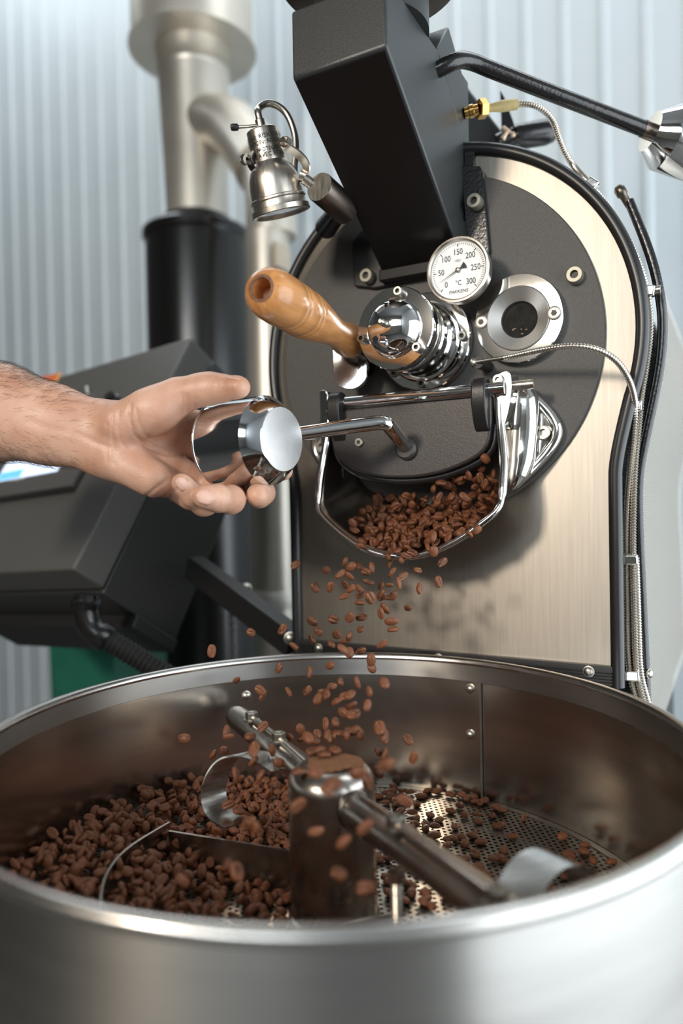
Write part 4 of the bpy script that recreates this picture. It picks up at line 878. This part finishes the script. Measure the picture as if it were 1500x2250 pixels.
def bean(loc, label, group, quat=None, sc=1.):
    o = bpy.data.objects.new('coffee_bean', bean_me); COL.objects.link(o); o.location = loc
    o.rotation_mode = 'QUATERNION'; o.rotation_quaternion = quat or rand_quat(br_); s = sc*br_.uniform(.9, 1.1); o.scale = (s, s*br_.uniform(.93, 1.07), s*br_.uniform(.92, 1.1))
    tag(o, label, 'coffee bean', group); nb[0] += 1; return o
FALL = [(575,95),(730,120),(825,80),(855,105),(800,140),(850,150),(895,100),(930,130),(945,180),(830,195),(675,210),(752,208),(822,252),(855,215),(900,215),(905,245),(900,290),(955,262),(960,110),(1005,200),(1050,195),(1095,190),(1120,155),(1065,135),(1055,90),(1195,120),(1320,82),(1205,215),(1300,180),(1010,250),(1050,265),(1070,250),(1030,315),(1005,340),(1145,312),(910,362),(905,422),(850,362),(768,372),(662,382),(690,432),(785,448),(662,470),(755,500),(830,475),(845,455),(815,525),(848,540),(905,530),(1015,495),(1060,380),(1070,425),(958,575),(960,618),(565,508),(508,420),(350,438),(150,532),(490,618),(645,640),(752,605),(275,678),(395,730),(410,758),(538,740),(635,732),(715,740),(760,710),(690,775),(730,750),(805,688),(890,692),(945,738),(1025,695),(825,760),(850,755),(785,790),(855,805),(820,845),(868,850),(938,808),(725,900),(780,893),(600,928),(605,975),(685,950),(670,980),(768,968),(1000,920),(1030,965),(1145,980),(990,1045),(1025,1055),(1035,1105),(1172,1072),(995,1145),(222,940),(235,965),(12,975),(155,1055),(215,1035),(345,965),(410,995),(365,1030),(455,1035),(530,1000),(540,970),(500,1030),(495,1098),(410,915),(572,1080),(675,1150),(360,1090),(400,1165),(340,1195),(275,1155),(440,1260),(235,1310),(290,1350),(340,1405),(410,1390),(510,1350),(595,1315),(890,1150),(940,1195)]
GF = 'roasted coffee beans falling from the chute'
LF = 'roasted brown coffee bean falling through the air between chute and tray'
for (zx, zy) in FALL:
    x, y = 400+zx/2.3077, 1200+zy/2.3077
    f = max(0, min(1, (y-1230)/420)); Y = -.095-.125*f+br_.gauss(0, .022+.012*f)
    if x < 560: Y -= .02
    Y = max(min(Y, -.075), -.36)
    p_ = at(x, y, Y); rr = math.hypot(p_.x-TC.x, p_.y-TC.y)
    if p_.z < RZ+.02 and rr > TR-.018:                    # keep inside the tray wall
        k_ = 0
        while math.hypot(p_.x-TC.x, p_.y-TC.y) > TR-.018 and k_ < 60: Y -= .006; p_ = at(x, y, Y); k_ += 1
    dh = math.hypot(p_.x-TC.x, p_.y-TC.y)
    if p_.z < TF+.112 and dh < HR+.008: p_ = at(x, y, TC.y-.065)
    if x < 575: lab, grp = 'roasted coffee bean flung out to the left, apart from the falling stream', 'stray beans left of the stream'
    elif p_.z > RZ: lab, grp = 'roasted coffee bean falling in front of the steel front plate below the chute', 'beans falling in front of the plate'
    elif x > 790: lab, grp = 'roasted coffee bean dropping past the inner tray wall right of the hub', 'beans dropping right of the hub'
    else: lab, grp = 'roasted coffee bean dropping inside the tray just above the stirrer hub', 'beans dropping above the hub'
    bean(p_, lab, grp)
# large beans close to the lens in front of the hub
for (x, y, Y) in ((716, 1741, -.365), (731, 1724, -.345), (694, 1826, -.335), (803, 1819, -.345), (755, 1850, -.340), (745, 1920, -.345), (803, 1952, -.350), (655, 1770, -.340), (545, 1810, -.33), (500, 1900, -.36), (400, 1935, -.36), (890, 1760, -.30), (520, 1915, -.35), (560, 1820, -.33)):
    bean(at(x, y, Y), 'blurred roasted coffee bean falling close in front of the stirrer hub', 'beans falling in front of the hub')
# on the cap of the hub
for (zx, zy) in ((655,1050),(720,1070),(775,1050),(855,985),(890,975),(905,1005),(805,1000),(745,1010),(700,1045),(590,1135),(640,1020),(830,1010)):
    x, y = 400+zx/2.3077, 1200+zy/2.3077; p_ = az(x, y+3, TF+.107); d_ = math.hypot(p_.x-TC.x, p_.y-TC.y); zz = TF+.107+.0030-max(0, d_-.016)**2*30
    if d_ < HR-.002: bean(Vector((p_.x, p_.y, zz)), 'roasted coffee bean resting on the domed cap of the stirrer hub', 'beans on the stirrer hub', Quaternion((0, 0, 1), br_.uniform(0, 6.28)))
    else: bean(p_+Vector((0, 0, .008)), 'roasted coffee bean dropping inside the tray just above the stirrer hub', 'beans dropping above the hub')
# pouring over the lip of the chute
def in_poly(x, y, P):
    c = False; j = len(P)-1
    for i in range(len(P)):
        if (P[i][1] > y) != (P[j][1] > y) and x < (P[j][0]-P[i][0])*(y-P[i][1])/(P[j][1]-P[i][1])+P[i][0]: c = not c
        j = i
    return c
PC = [(772, 1140), (800, 1118), (850, 1105), (930, 1062), (1010, 1048), (1050, 1022), (1086, 985), (1086, 1075), (1030, 1090), (1028, 1150), (990, 1185), (950, 1215), (900, 1232), (840, 1228), (790, 1205)]
got = []; tries = 0
while len(got) < 128 and tries < 60000:
    tries += 1; x, y = br_.uniform(765, 1090), br_.uniform(980, 1235)
    if not in_poly(x, y, PC): continue
    lift = br_.uniform(.002, .016)
    best = None
    for Y in np.arange(-.088, -.012, .004):               # meet the sloping bed of the spout
        q = at(x, y, Y); t = (FY-Y)/(.081-.005+FY*0+.0); t = max(0, min(1, t)); bed = -.158+(-.203+.158)*t+abs(q.x)**2*3.2
        if q.z < bed+lift: best = q; break
    if best is None: best = at(x, y, br_.uniform(-.06, -.02))
    if any((best-g).length < .0060 for g in got): continue
    got.append(best); bean(best, 'roasted coffee bean sliding out over the lip of the metal chute', 'beans in the discharge chute')
cv = []; cf = []; LVa = np.array(LOWV); cr = random.Random(77); n_c = 0; tries = 0
while n_c < 170 and tries < 20000:                        # the layer of beans below them
    tries += 1; X = cr.uniform(-.055, .074); Yq = cr.uniform(-.079, -.010)
    if X < -.03+.5*(-.045-Yq)*1.2 - .02: continue
    t = (FY-Yq)/.076; bed = -.158-.045*t+X*X*3.2; z = bed+.0045+cr.uniform(0, .006)
    Vt = (LVa*cr.uniform(.9, 1.08)) @ np.array(rand_quat(cr).to_matrix()).T+np.array((X, Yq, z)); b_ = len(cv); cv += Vt.tolist(); cf += [tuple(i+b_ for i in f) for f in LOWF]; n_c += 1
me = bpy.data.meshes.new('chute_bean_layer'); oc = np.array((.01, -.045, -.18)); me.from_pydata((np.array(cv)-oc).tolist(), [], cf); finish(me, 0); me.materials.append(M_bean)
cbl = bpy.data.objects.new('chute_bean_layer', me); COL.objects.link(cbl); cbl.location = oc; tag(cbl, 'lower layer of dark roasted beans filling the bed of the metal chute', 'coffee beans', kind='stuff')
# scattered singly on the perforated floor right of the hub
GR_ = 'beans scattered on the bare tray floor'
SCAT = [(830,1748),(848,1742),(862,1738),(885,1758),(900,1740),(915,1765),(905,1785),(925,1748),(880,1780),(868,1760),(940,1738),(975,1727),(990,1745),(1010,1770),(1020,1790),(965,1800),(945,1790),(955,1815),(935,1820),(1000,1815),(1025,1835),(1045,1830),(1040,1855),(1075,1800),(1095,1790),(1105,1775),(1125,1795),(1080,1820),(1110,1850),(1150,1800),(1180,1812),(1205,1835),(1220,1850),(1195,1855),(1240,1862),(1258,1870),(1290,1878),(1320,1868),(1155,1860),(1130,1880),(1085,1900),(1060,1905),(1095,1920),(1070,1935),(1010,1890),(1030,1905)]
fl_pts = []
for (x, y) in SCAT:
    p_ = az(x, y, TF+.003)
    if math.hypot(p_.x-TC.x, p_.y-TC.y) > TR-.010 or nb[0] >= 298: continue
    q = Quaternion((0, 0, 1), br_.uniform(0, 6.28)) @ Quaternion((1, 0, 0), br_.choice((0, math.pi, 0, .6)))
    fl_pts.append(p_); bean(p_, 'roasted coffee bean lying on the perforated tray floor right of the hub', GR_, q)
# the rest of the batch: a heap nobody could count
hv = []; hf = []; left = Vector((-.876, -.482, 0)); hr2 = random.Random(31); LV = np.array(LOWV); used = []
for k in range(5200):
    rr = (TR-.008)*math.sqrt(hr2.random()); a = hr2.uniform(0, 2*math.pi); q = Vector((rr*math.cos(a), rr*math.sin(a), 0))
    if rr < HR+.007: continue
    s = q.dot(left)/TR; fw = q.dot(-Ff)/TR
    dens = 1 if s > .22 else (.85 if s > .0 else (.36 if s > -.12 else .11))
    if fw > .25 and s > -.45: dens = max(dens, .75 if s < .05 else 1)
    if .05 < s < .42 and -.05 < fw < .45: dens *= .5
    if hr2.random() > dens: continue
    heap = .030*max(0, min(1, (s-.12)/.5))*(1-.35*max(0, fw))
    z = TF+.0030+heap*hr2.random()**.6 if heap > .003 else TF+.003
    w_ = HC+q
    if any((Vector((w_.x, w_.y, 0))-Vector((g.x, g.y, 0))).length < .008 for g in fl_pts): continue
    Rq = (Quaternion((0, 0, 1), hr2.uniform(0, 6.28)) @ (Quaternion((1, 0, 0), hr2.choice((0, math.pi)) + hr2.gauss(0, .35)) if heap < .004 else rand_quat(hr2))).to_matrix(); sc = hr2.uniform(.88, 1.1)
    Vt = (LV*sc) @ np.array(Rq).T + np.array((w_.x, w_.y, z)); b_ = len(hv); hv += Vt.tolist(); hf += [tuple(i+b_ for i in f) for f in LOWF]
me = bpy.data.meshes.new('bean_heap'); o0 = np.array((TC.x, TC.y, TF)); me.from_pydata((np.array(hv)-o0).tolist(), [], hf); finish(me, 0); me.materials.append(M_bean)
bh = bpy.data.objects.new('bean_heap', me); COL.objects.link(bh); bh.location = o0
tag(bh, 'heap of dark roasted coffee beans covering the tray floor around the stirrer', 'coffee beans', kind='stuff')
